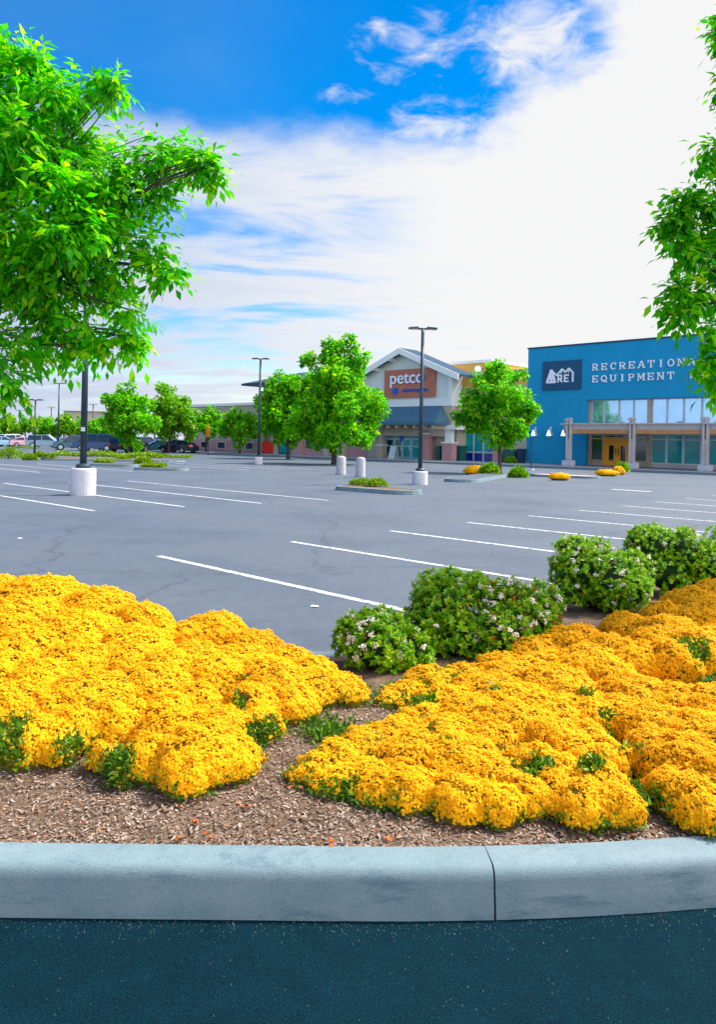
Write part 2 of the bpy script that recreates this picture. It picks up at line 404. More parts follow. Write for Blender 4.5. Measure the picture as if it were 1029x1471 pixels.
for args in ((11.2, 27.4, 5.0, 3.2, 0.0, 1.2), (-0.7, 24.4, 3.4, 1.1, 0.4, 1.7), (6.5, 22.6, 6.5, 2.4, 0.2, 1.6)):
    pf = mth('MAXIMUM', pf, puff(*args))
clear = mth('MULTIPLY', clear, mth('SUBTRACT', 1.0, mth('MULTIPLY', pf, 0.95)))
# thin pale-blue streaks inside the deck, away from the sun
thin = mth('MULTIPLY', sstep(n_streak, 0.45, 0.68), sstep(mth('MULTIPLY', az, -1.0), -7.0, 6.0))
thin = mth('MULTIPLY', thin, mth('MULTIPLY', sstep(el, 1.0, 6.0), 0.85))
clear = mth('MAXIMUM', clear, thin)
hs = nt.nodes.new('ShaderNodeHueSaturation'); hs.inputs['Saturation'].default_value = 1.8; hs.inputs['Hue'].default_value = 0.503
nt.links.new(sky.outputs[0], hs.inputs['Color'])
vm = nt.nodes.new('ShaderNodeVectorMath'); vm.operation = 'SCALE'; vm.inputs[3].default_value = 0.86
nt.links.new(hs.outputs[0], vm.inputs[0])
# faint high veil that lightens the clear part unevenly
veil = mth('MULTIPLY', sstep(wn(0.9, 5, 0.55, (1, 1, 1), (1.3, 5.2, 0), 0.2), 0.36, 0.72), mth('MULTIPLY', sstep(mth('MULTIPLY', az, -1.0), -4.0, 16.0), 0.10))
clear = mth('MULTIPLY', clear, mth('SUBTRACT', 1.0, veil))
# cloud brightness: bright towards the veiled sun, faintly blue-grey away from it
cl = ramp(nt, sstep(mth('ADD', az, mth('MULTIPLY', mth('SUBTRACT', n_streak, 0.5), 40.0)), -30.0, 8.0), [(0.0, (0.62, 0.71, 0.90)), (0.55, (0.82, 0.87, 0.97)), (1.0, (0.98, 0.98, 0.985))])
sdv = nt.nodes.new('ShaderNodeVectorMath'); sdv.operation = 'DOT_PRODUCT'
nt.links.new(tc.outputs['Generated'], sdv.inputs[0])
sdv.inputs[1].default_value = (math.sin(SUN_AZ)*math.cos(SUN_EL), math.cos(SUN_AZ)*math.cos(SUN_EL), math.sin(SUN_EL))
glow = mth('MULTIPLY_ADD', sstep(sdv.outputs['Value'], 0.80, 1.0), 14.0, 4.05)
# added fill: unseen sky behind the photographer brightened to light the shaded fronts
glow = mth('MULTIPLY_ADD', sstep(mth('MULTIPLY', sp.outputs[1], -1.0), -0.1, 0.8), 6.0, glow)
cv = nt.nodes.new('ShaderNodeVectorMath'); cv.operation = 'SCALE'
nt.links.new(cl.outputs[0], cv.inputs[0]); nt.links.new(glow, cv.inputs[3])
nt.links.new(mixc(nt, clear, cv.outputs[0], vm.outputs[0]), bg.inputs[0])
bg.inputs[1].default_value = 0.10

sl = bpy.data.lights.new('sun', 'SUN'); sl.energy = 3.1; sl.angle = R(6.0); sl.color = (1.0, 0.95, 0.86)
so = bpy.data.objects.new('sun', sl); COL.objects.link(so)
sd = Vector((math.sin(SUN_AZ)*math.cos(SUN_EL), math.cos(SUN_AZ)*math.cos(SUN_EL), math.sin(SUN_EL)))
so.rotation_euler = sd.to_track_quat('Z', 'Y').to_euler(); so.location = (30, 20, 40)

# ================================================================ GROUND
UA, UB = Vector((-0.7165, 0.6975, 0)), Vector((0.6975, 0.7165, 0))    # stall direction, row direction
g = MB(); g.add([(-900, -60, 0), (900, -60, 0), (900, 1500, 0), (-900, 1500, 0)], [(0, 1, 2, 3)])
structure(g.build('ground', M['lot']))
def front(x):                                                         # foot of the kerb along the lane
    return 2.547 + 0.014*x + (0.06*x*x if 0 < x < 2.5 else (0.375 + 0.30*(x-2.5) if x >= 2.5 else 0))
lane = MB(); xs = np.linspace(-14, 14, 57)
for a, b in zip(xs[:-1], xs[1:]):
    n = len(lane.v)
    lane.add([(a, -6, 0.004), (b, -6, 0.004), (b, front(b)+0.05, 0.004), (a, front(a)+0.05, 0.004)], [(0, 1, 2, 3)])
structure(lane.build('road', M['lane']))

# ---- painted stall lines
pl = MB()
def stripe(p, q, wd=0.1, z=0.004):
    p, q = Vector((p[0], p[1], z)), Vector((q[0], q[1], z)); t = (q-p).normalized(); s = Vector((-t.y, t.x, 0))*wd*0.5
    pl.add([p-s, q-s, q+s, p+s], [(0, 1, 2, 3)])
a0, a4 = G(228, 799), G(760, 741)
step = (a4-a0)/4.0
for k in range(0, 15):
    p = a0 + step*k
    stripe(p, p - UA*5.3)
b0, b3 = G(135, 734), G(472, 719)
stepb = (b3-b0)/3.0
for k in range(-6, 5):
    p = b0 + stepb*k
    if k < 4 : stripe(p, p + UA*10.8)
for row in range(1, 4):
    off = UA*(10.8+7.6)*row
    for k in range(-4, 11):
        p = b0 + stepb*k + off
        if (k in (6, 7) and row == 1) or p.y > 62: continue
        stripe(p, p + UA*10.8)
for k in range(0, 5):
    p = G(880, 703) + step*k*1.0
    stripe(p, p - UA*1.5, 0.3) if k == 0 else None
structure(pl.build('road_markings', M['paint']))

# ---- the planted island at the lane
soil_z = 0.15
def backy(x): return 5.2 + (x+0.2)*(0.7165/0.6975) if x > -0.2 else 5.2 + (-0.2-x)*0.46
def kerb_sweep(name, pts, inward, hgt=0.165, batter=0.030, width=0.15, ends=True):
    prof = [(0, -0.02), (0.002, 0.0), (0.004, 0.02), (batter*0.45, hgt*0.5), (batter*0.55, hgt*0.55), (batter-0.010, hgt-0.045), (batter-0.004, hgt-0.026), (batter+0.005, hgt-0.012), (batter+0.018, hgt-0.003), (batter+0.034, hgt), (batter+0.05, hgt+0.0005), (batter+width-0.02, hgt+0.0005), (batter+width-0.01, hgt), (batter+width, hgt-0.008), (batter+width, -0.02)]
    vs, fs = [], []; n = len(prof)
    for i, p in enumerate(pts):
        t = (Vector(pts[min(i+1, len(pts)-1)]) - Vector(pts[max(i-1, 0)])); t.normalize()
        nn = Vector((-t.y, t.x))*inward
        for o, z in prof: vs.append((p[0]+nn.x*o, p[1]+nn.y*o, z))
    for i in range(len(pts)-1):
        for k in range(n-1): fs.append((i*n+k, i*n+k+1, (i+1)*n+k+1, (i+1)*n+k))
    for i in (0, len(pts)-1):
        b0_ = len(vs); vs += [vs[i*n+k] for k in range(n)]; fs.append(tuple(b0_+k for k in range(n)))
    o = MB().add(vs, fs).build(name, M['kerb'], smooth=True)
    for p in o.data.polygons:
        if len(p.vertices) > 4: p.use_smooth = False
    return structure(o)
kerb_sweep('kerb', [(x, front(x)) for x in np.linspace(-14, 0.489, 50)], 1)
kerb_sweep('kerb', [(x, front(x)) for x in np.linspace(0.496, 14, 70)], 1)
bk = [(x, backy(x)) for x in np.linspace(-13, -0.55, 16)] + [(-0.38, 5.30), (-0.2, 5.29), (0.0, 5.42)] + [(x, backy(x)) for x in np.linspace(0.3, 10, 30)]
kerb_sweep('kerb', bk, -1, 0.16, 0.02, 0.14)
def soil_h(x, y):
    f, b = front(x)+0.15, backy(x)-0.15
    t = min(max((y-f)/max(b-f, 0.1), 0), 1)
    return 0.145 + 0.05*math.sin(math.pi*t) + 0.010*math.sin(5.1*x+1.3*y)*math.sin(4.3*y)
sv, sf = [], []; nx, ny = 150, 46
for i in range(nx):
    x = -13 + (23*i/(nx-1))
    for j in range(ny):
        t = (j/(ny-1)); f, b = front(x)+0.165, backy(x)-0.12
        y = f + (b-f)*t
        sv.append((x, y, soil_h(x, y) + (rng.random()-0.5)*0.012))
for i in range(nx-1):
    for j in range(ny-1): sf.append((i*ny+j, (i+1)*ny+j, (i+1)*ny+j+1, i*ny+j+1))
structure(np_mesh('planting_bed', np.array(sv), np.array(sf), M['soil'], smooth=True))

# ---- bark chips and dry twigs on the bed
def chips(n, x0, x1, y0, y1, smin, smax):
    V, Fc = [], []
    for _ in range(n):
        x = random.uniform(x0, x1); y = front(x)+0.17 + random.random()**1.4*(y1-y0)
        if y > backy(x)-0.2: continue
        L = random.uniform(smin, smax)*(1 if random.random() < 0.8 else 2.2); W = random.uniform(0.0015, 0.005); T = 0.002
        a = random.uniform(0, math.pi); tl = random.uniform(-0.35, 0.35)
        c, s = math.cos(a), math.sin(a); z = soil_h(x, y) + 0.008
        b = len(V); bend = random.uniform(-0.3, 0.3)*L
        for q, wq in ((-0.5, 0.6), (0.0, 1.0), (0.5, 0.5)):
            for sd_ in (-1, 1):
                lx = q*L; ly = sd_*W*wq + bend*(0.25-q*q)
                V.append((x+lx*c-ly*s, y+lx*s+ly*c, z+q*L*tl+sd_*T*random.uniform(-1, 1)))
        Fc += [(b, b+1, b+3, b+2), (b+2, b+3, b+5, b+4)]
    return V, Fc
v, f = chips(34000, -2.3, 2.3, 0, 1.7, 0.005, 0.016)
tag(np_mesh('mulch', np.array(v), np.array(f), M['chips']), 'shredded bark mulch and dry twigs covering the planting bed', 'mulch', kind='stuff')
def grit(n):
    V, Fc = [], []
    for _ in range(n):
        x = random.uniform(-2.2, 2.2); y = front(x) - 0.006 - abs(random.gauss(0, 0.05)) - (random.random() < 0.25)*random.uniform(0, 0.45)
        r = random.uniform(0.0012, 0.0045); b = len(V)
        for dx, dy, dz in ((1, 0, 0), (-0.5, 0.87, 0), (-0.5, -0.87, 0), (0.1, 0.1, 1.1)):
            a = random.uniform(0.7, 1.3); V.append((x+dx*r*a, y+dy*r*a, 0.0045+dz*r*a))
        Fc += [(b, b+1, b+3), (b+1, b+2, b+3), (b+2, b, b+3)]
    return V, Fc
v, f = grit(1500)
tag(np_mesh('grit', np.array(v), np.array(f), M['grit']), 'fine grit gathered in the gutter along the kerb foot', 'grit', kind='stuff')
def leaf_litter():
    V, Fc = [], []
    spots = [G(x, y, 0.17) for x, y in ((70, 1186), (115, 1183), (275, 1180), (300, 1198), (256, 1203), (410, 1140), (470, 1210), (425, 1135), (395, 1080), (245, 1145), (560, 1203), (350, 1160))]
    for p in spots:
        for _ in range(2):
            b = len(V); a = random.uniform(0, 6.28); r = random.uniform(0.006, 0.012)
            x, y = p.x+random.uniform(-0.02, 0.02), p.y+random.uniform(-0.02, 0.02); z = soil_h(x, y)+0.018
            for k in range(6):
                q = a+k*math.pi/3; V.append((x+math.cos(q)*r*(1 if k % 3 else 1.6), y+math.sin(q)*r, z+random.uniform(-0.006, 0.010)))
            Fc.append(tuple(b+k for k in range(6)))
    return V, Fc
v, f = leaf_litter()
tag(np_mesh('leaf_litter', np.array(v), np.array(f), simple('dead_orange_leaf', (0.40, 0.09, 0.01), rough=0.8, bmp=0)), 'scattered dry orange leaves lying on the mulch', 'leaves', kind='stuff')

# ================================================================ FLOWER CUSHIONS
def unit(n):
    a = rng.normal(size=(n, 3)); return a/np.linalg.norm(a, axis=1)[:, None]
def frames(nrm):
    ref = rng.normal(size=nrm.shape)
    t = np.cross(nrm, ref); t /= np.linalg.norm(t, axis=1)[:, None] + 1e-9
    return t, np.cross(nrm, t)
def florets(pos, nrm, size):
    """small five-lobed blossom heads: a raised centre and a ring of five petals"""
    n = len(pos); t, b = frames(nrm)
    k = 6
    V = np.empty((n, k+1, 3)); V[:, 0] = pos + nrm*(size*0.40)[:, None]
    for i in range(k):
        a = 2*math.pi*i/k
        rr = size*rng.uniform(0.75, 1.2, n)
        V[:, 1+i] = pos + (t*math.cos(a) + b*math.sin(a))*rr[:, None] - nrm*(size*rng.uniform(0.0, 0.22, n))[:, None]
    base = (np.arange(n)*(k+1))[:, None]
    Fc = np.concatenate([np.concatenate([base, base+1+i, base+1+(i+1) % k], 1) for i in range(k)], 0)
    return V.reshape(-1, 3), Fc
def lobe_surface(lobes, own, dens, keep_all, zmin=-0.35):
    """points on the outside of the own lobes that lie inside no other lobe"""
    Ps, Ns = [], []
    for i in own:
        c, r = lobes[i][:3], lobes[i][3:6]
        area = 2*math.pi*((r[0]*r[1])**1.6/3+(r[0]*r[2])**1.6/3+(r[1]*r[2])**1.6/3)**(1/1.6)*1.35
        n = int(dens(c)*area)
        d = unit(n); d = d[d[:, 2] > zmin]
        # lumps of the cushion
        ph = i*1.7
        bumpy = 1 + 0.05*np.sin(d[:, 0]*7+ph)*np.sin(d[:, 1]*8+ph*2) + 0.035*np.sin(d[:, 2]*9+d[:, 0]*8+ph)
        p = c + d*r*bumpy[:, None]
        nn = d/r; nn /= np.linalg.norm(nn, axis=1)[:, None]
        ok = np.ones(len(p), bool); nb = []
        for j in keep_all:
            if j == i: continue
            cj, rj = lobes[j][:3], lobes[j][3:6]
            if np.linalg.norm(c-cj) > r.max()+rj.max()+0.08: continue
            nb.append((cj, rj)); ok &= (((p-cj)/rj)**2).sum(1) > 0.80
        p, nn, d = p[ok], nn[ok], d[ok]
        # soft union: points near a neighbour are carried out to the blended surface
        kk = 1/0.010
        for _ in range(2):
            acc = np.exp(-kk*(np.linalg.norm((p-c)/r, axis=1)-1)*r.mean()); gr = nn*acc[:, None]
            for cj, rj in nb:
                q = (p-cj)/rj; ln = np.linalg.norm(q, axis=1)+1e-6
                e = np.exp(np.clip(-kk*(ln-1)*rj.mean(), -30, 8)); acc = acc+e
                gj = q/rj; gj /= np.linalg.norm(gj, axis=1)[:, None]+1e-9; gr = gr+gj*e[:, None]
            gr /= np.linalg.norm(gr, axis=1)[:, None]+1e-9
            p = p + gr*np.clip(np.log(acc)/kk, -0.02, 0.06)[:, None]; nn = gr
        w1 = np.sin(p[:, 0]*63+1.1*np.sin(p[:, 1]*41))*np.sin(p[:, 1]*57+p[:, 2]*35)*np.sin(p[:, 2]*70+p[:, 0]*22)
        w2 = np.sin(p[:, 0]*29+1.3*np.sin(p[:, 1]*19))*np.sin(p[:, 1]*26+p[:, 2]*21+1.2*np.sin(p[:, 0]*17))
        p = p + nn*(0.013*w1 + 0.015*w2 + rng.normal(0, 0.0045, len(p)))[:, None]
        ok = np.ones(len(p), bool)
        Ps.append(p[ok]); Ns.append(nn[ok])
    return np.concatenate(Ps), np.concatenate(Ns)
def hull_mesh(lobes, own, scale=0.93):
    V, Fc = [], []
    n, m_ = 16, 8
    for i in own:
        c, r = lobes[i][:3], lobes[i][3:6]*scale; b = len(V)
        for a in range(m_+1):
            th = math.pi*a/m_
            for k in range(n):
                q = 2*math.pi*k/n
                V.append((c[0]+r[0]*math.sin(th)*math.cos(q), c[1]+r[1]*math.sin(th)*math.sin(q), c[2]+r[2]*math.cos(th)))
        for a in range(m_):
            for k in range(n): Fc.append((b+a*n+k, b+(a+1)*n+k, b+(a+1)*n+(k+1) % n, b+a*n+(k+1) % n))
    return np.array(V), np.array(Fc)
def leaflets(pos, dirs, up_, L, W, fold=0.3):
    """pointed leaves: four triangles folded along the midrib"""
    n = len(pos)
    side = np.cross(dirs, up_); side /= np.linalg.norm(side, axis=1)[:, None]+1e-9
    nrm = np.cross(side, dirs)
    L = np.broadcast_to(L, n)[:, None]; W = np.broadcast_to(W, n)[:, None]
    V = np.empty((n, 5, 3))
    V[:, 0] = pos; V[:, 1] = pos + dirs*L*0.45 + side*W + nrm*W*fold; V[:, 2] = pos + dirs*L - nrm*L*0.12
    V[:, 3] = pos + dirs*L*0.45 - side*W + nrm*W*fold; V[:, 4] = pos + dirs*L*0.5
    b = (np.arange(n)*5)[:, None]
    Fc = np.concatenate([np.concatenate([b+i, b+j, b+k], 1) for i, j, k in ((0, 1, 4), (1, 2, 4), (0, 4, 3), (4, 2, 3))], 0)
    return V.reshape(-1, 3), Fc
def merge(parts):
    V, Fc, o = [], [], 0
    for v, f in parts:
        V.append(v); Fc.append(f+o); o += len(v)
    return np.concatenate(V), np.concatenate(Fc)

ALL = []            # every lobe of every cushion: centre, radii
PLANTS = []         # label, list of lobe ids
def lob(px, py, d, wpx, hm=None, depth=1.0):
    """lobe whose top shows at photo (px, py) at distance d, wpx = half width in photo pixels"""
    p = P(px, py, d); r = wpx/F*d
    gz = soil_h(p.x, p.y)
    h = max(p.z - gz, 0.08)
    rz = min(h*0.85, max(r*0.9, h*0.62))
    ALL.append(np.array([p.x, p.y, p.z-rz, r, r*depth, rz])); return len(ALL)-1
def plant(label, lobes): PLANTS.append((label, [lob(*a) for a in lobes]))
GRP = 'golden flowering cushion plants in the kerbside bed'
# left-hand mass
plant('golden flower cushion against the lane edge, cut by the photo edge beside a green gap',
      [(40, 1030, 3.42, 62), (-60, 1020, 3.5, 90), (15, 985, 3.7, 70), (85, 1048, 3.36, 34), (-150, 1000, 3.6, 90), (-20, 960, 3.95, 70), (-110, 985, 3.4, 60)])
plant('lowest golden flower cushion left of the bare mulch gap, bulging towards the kerb',
      [(290, 1046, 3.28, 72), (215, 1058, 3.26, 44), (335, 1062, 3.26, 42), (250, 1020, 3.5, 60), (150, 1066, 3.30, 26), (180, 1088, 3.18, 22), (320, 1020, 3.52, 50), (270, 1080, 3.14, 45)])
plant('golden flower cushion in the middle of the left mass, holding small dark gaps',
      [(130, 970, 3.85, 78), (215, 960, 4.0, 70), (170, 1005, 3.62, 55), (280, 985, 3.85, 48), (240, 1000, 3.65, 40), (70, 995, 3.7, 50), (305, 940, 4.3, 60), (110, 1020, 3.52, 35)])
plant('golden flower cushion along the bare mulch gap, rounded and sloping down to a green sprig',
      [(400, 955, 4.15, 58), (455, 965, 4.15, 48), (490, 970, 4.2, 38), (360, 985, 3.85, 46), (420, 990, 3.9, 42), (372, 1022, 3.62, 34), (505, 985, 4.1, 24), (395, 1035, 3.68, 22)])
plant('golden flower cushion with a separate rounded crest before the open asphalt',
      [(310, 882, 5.0, 56), (365, 908, 4.8, 48), (270, 896, 4.9, 40), (345, 930, 4.5, 62), (415, 932, 4.6, 46), (450, 945, 4.5, 36), (280, 925, 4.5, 55), (380, 945, 4.3, 46)])
plant('broad golden flower cushion forming the tall crest beside the lamp post view',
      [(60, 829, 5.5, 90), (-30, 826, 5.6, 90), (140, 846, 5.3, 68), (205, 868, 5.1, 46), (20, 860, 5.0, 90), (110, 880, 4.7, 85), (190, 900, 4.6, 66), (-70, 870, 4.9, 95), (232, 892, 4.85, 26)])
plant('golden flower cushion just below the tall crest, running off the photo edge',
      [(30, 905, 4.4, 80), (110, 925, 4.25, 66), (-60, 910, 4.4, 85), (190, 930, 4.3, 60), (-10, 935, 4.1, 66), (240, 935, 4.25, 45), (60, 950, 4.0, 56)])
plant('golden flower cushion outside the view, next to the ash trunk', [(-200, 880, 4.6, 130), (-260, 930, 4.1, 120), (-330, 880, 4.8, 130)])
# right-hand mass
plant('golden flower cushion starting in a small lemon coloured nose by the bare mulch gap',
      [(448, 1090, 3.24, 32), (490, 1068, 3.36, 45), (475, 1105, 3.15, 34), (540, 1050, 3.5, 58), (520, 1095, 3.2, 46), (575, 1035, 3.6, 50), (428, 1100, 3.2, 18)])
plant('large golden flower cushion bulging over the kerb left of the kerb joint',
      [(600, 1060, 3.36, 66), (590, 1105, 3.08, 50), (660, 1065, 3.3, 66), (660, 1115, 3.0, 50), (720, 1095, 3.14, 52), (640, 1035, 3.55, 60), (715, 1128, 2.95, 38), (545, 1115, 3.08, 34), (760, 1120, 3.02, 36)])
plant('small round golden flower cushion above the kerb joint, green notch on either side',
      [(860, 1098, 3.08, 52), (835, 1125, 2.97, 42), (890, 1130, 2.96, 36), (805, 1120, 3.02, 34)])
plant('golden flower cushion overhanging a dark woody hollow',
      [(740, 1015, 3.66, 62), (800, 1035, 3.5, 48), (680, 1005, 3.8, 60), (780, 1000, 3.85, 60), (825, 1060, 3.36, 40), (700, 1040, 3.5, 42), (770, 1075, 3.25, 44), (842, 1040, 3.55, 44), (800, 1085, 3.14, 40), (868, 1062, 3.36, 38)])
plant('golden flower cushion at the front photo edge, large and domed beside the last mulch patch',
      [(985, 1060, 3.3, 72), (1040, 1080, 3.1, 70), (975, 1105, 3.06, 46), (940, 1050, 3.4, 45), (1010, 1130, 2.95, 46), (1090, 1040, 3.3, 80), (1110, 1110, 3.0, 60), (1180, 1020, 3.5, 90)])
plant('low golden flower cushion showing olive sprigs beside the small white flowered shrub',
      [(585, 985, 4.2, 42), (625, 962, 4.5, 44), (560, 1000, 4.1, 24), (640, 990, 4.05, 48), (610, 1012, 3.85, 40), (680, 958, 4.55, 42)])
plant('golden flower cushion filling the middle of the mass, ending at a short dark cleft',
      [(745, 950, 4.5, 60), (700, 970, 4.25, 52), (800, 960, 4.3, 60), (740, 985, 4.0, 60), (830, 985, 4.05, 46), (790, 940, 4.65, 54), (850, 1010, 3.8, 40)])
plant('golden flower cushion right of the short dark cleft, smooth topped',
      [(920, 975, 4.1, 66), (980, 985, 4.0, 60), (890, 1005, 3.85, 48), (1030, 990, 3.9, 66), (945, 1015, 3.7, 60), (1005, 1025, 3.6, 60), (880, 950, 4.4, 42), (1100, 970, 4.0, 90)])
plant('golden flower cushion with its crest beside the bare soil and reddish shrub',
      [(830, 900, 5.0, 56), (770, 915, 4.95, 46), (880, 912, 4.8, 50), (720, 938, 4.75, 36), (850, 930, 4.6, 62), (920, 925, 4.6, 50)])
plant('golden flower cushion beside the bare soil patch, with a dark green hole in its flank',
      [(905, 882, 5.2, 42), (960, 885, 5.0, 55), (1000, 905, 4.7, 46), (940, 905, 4.8, 50), (1035, 900, 4.8, 50), (970, 920, 4.5, 40)])
plant('highest golden flower cushion of the right mass, rising behind the rest at the photo edge',
      [(1000, 845, 5.8, 56), (1050, 832, 5.9, 70), (955, 865, 5.5, 36), (1040, 862, 5.4, 60), (1120, 840, 5.6, 90), (1000, 870, 5.4, 46), (1200, 850, 5.4, 110)])
ALL = np.array(ALL)
# bare spots where leaves and stems show through
holes = [(P(x, y, d), r) for x, y, d, r in ((765, 1098, 3.12, 0.034), (740, 1092, 3.14, 0.018), (790, 1100, 3.10, 0.018), (125, 1055, 3.35, 0.035), (105, 1075, 3.3, 0.04), (345, 1000, 3.75, 0.03), (352, 970, 4.1, 0.02), (845, 990, 3.95, 0.03), (875, 1018, 3.7, 0.035),
         (850, 1100, 3.1, 0.035), (930, 1150, 2.98, 0.04), (500, 1140, 3.1, 0.035), (1000, 930, 4.5, 0.07), (1025, 955, 4.2, 0.09), (10, 1060, 3.35, 0.06), (5, 1085, 3.2, 0.05), (160, 1105, 3.15, 0.06), (480, 1140, 3.1, 0.03), (610, 1000, 3.95, 0.04), (620, 1040, 3.5, 0.02),
         (180, 975, 3.85, 0.015), (165, 1000, 3.62, 0.015), (905, 1060, 3.3, 0.04), (845, 1075, 3.2, 0.03), (580, 1085, 3.2, 0.012), (645, 1060, 3.3, 0.012), (710, 985, 4.0, 0.02), (375, 1060, 3.5, 0.05), (390, 1040, 3.6, 0.03))]
every = list(range(len(ALL)))
def cdens(c):
    px = 514.5 + c[0]/c[1]*F
    d = c[1]
    base = 42000*(3.2/d)**1.6
    return base if -60 < px < 1090 else base*0.3
for label, own in PLANTS:
    c0 = ALL[own].mean(0)
    root = thing('flowering_plant', label, 'flowering plant', (c0[0], c0[1], soil_h(c0[0], c0[1])), 0, GRP)
    org = np.array(root.location)
    p, nn = lobe_surface(ALL, own, cdens, every)
    gz = np.array([soil_h(a, b) for a, b in p[:, :2]])
    ok = p[:, 2] > gz + 0.022 + 0.03*rng.random(len(p))
    for hc, hr in holes:
        dist = np.linalg.norm(p - np.array(hc), axis=1)
        ok &= ~((dist < hr*1.6) & (rng.random(len(p)) < 0.93)) | (dist > hr*1.6)
    p, nn = p[ok], nn[ok]
    nn = nn + rng.normal(0, 0.16, nn.shape); nn /= np.linalg.norm(nn, axis=1)[:, None]
    dd = p[:, 1]
    size = 0.0060*(dd/3.2)**0.75*rng.uniform(0.7, 1.35, len(p))
    v, f = florets(p - org, nn, size)
    np_mesh('blossoms', v, f, M['blossom'], root)
    v, f = hull_mesh(ALL, own, 0.87)
    np_mesh('stems', v - org, f, M['inner'], root, True)
    # leafy sprigs: skirt under each lobe and in the clefts
    p2, n2 = lobe_surface(ALL, own, lambda c: 2400*(3.2/c[1]), every, -0.8)
    gz = np.array([soil_h(a, b) for a, b in p2[:, :2]])
    low = (p2[:, 2] < gz+0.07) & (p2[:, 2] > gz-0.01)
    near = np.zeros(len(p2), bool)
    for hc, hr in holes: near |= np.linalg.norm(p2-np.array(hc), axis=1) < hr*1.8
    low &= rng.random(len(p2)) < 0.45
    sel = low | near
    p2, n2 = p2[sel], n2[sel]
    near = near[sel]; p2 = np.concatenate([p2, np.repeat(p2[near], 1, 0)]); n2 = np.concatenate([n2, np.repeat(n2[near], 1, 0)])
    p2 = np.repeat(p2, 5, 0) + rng.normal(0, 0.012, (len(p2)*5, 3)); n2 = np.repeat(n2, 5, 0)
    dr = n2*0.5 + unit(len(p2)) + np.array([0, 0, 0.55]); dr /= np.linalg.norm(dr, axis=1)[:, None]
    v, f = leaflets(p2 - n2*0.012 - org, dr, unit(len(p2)), rng.uniform(0.018, 0.042, len(p2)), rng.uniform(0.0035, 0.008, len(p2)))
    np_mesh('foliage', v, f, M['sprig'], root)
# loose green sprig in the mulch gap between the two masses
sprigc = G(470, 1052, 0.2); 
pp = np.array(sprigc) + rng.normal(0, 1, (900, 3))*np.array([0.055, 0.06, 0.02])
dr = unit(900) + np.array([0, 0, 0.8]); dr /= np.linalg.norm(dr, axis=1)[:, None]
v, f = leaflets(pp-np.array(sprigc), dr, unit(900), rng.uniform(0.02, 0.045, 900), rng.uniform(0.004, 0.008, 900))
o = np_mesh('weed', v, f, M['sprig']); o.location = sprigc
tag(o, 'low bright green weed in the bare mulch gap between the flower masses', 'weed')

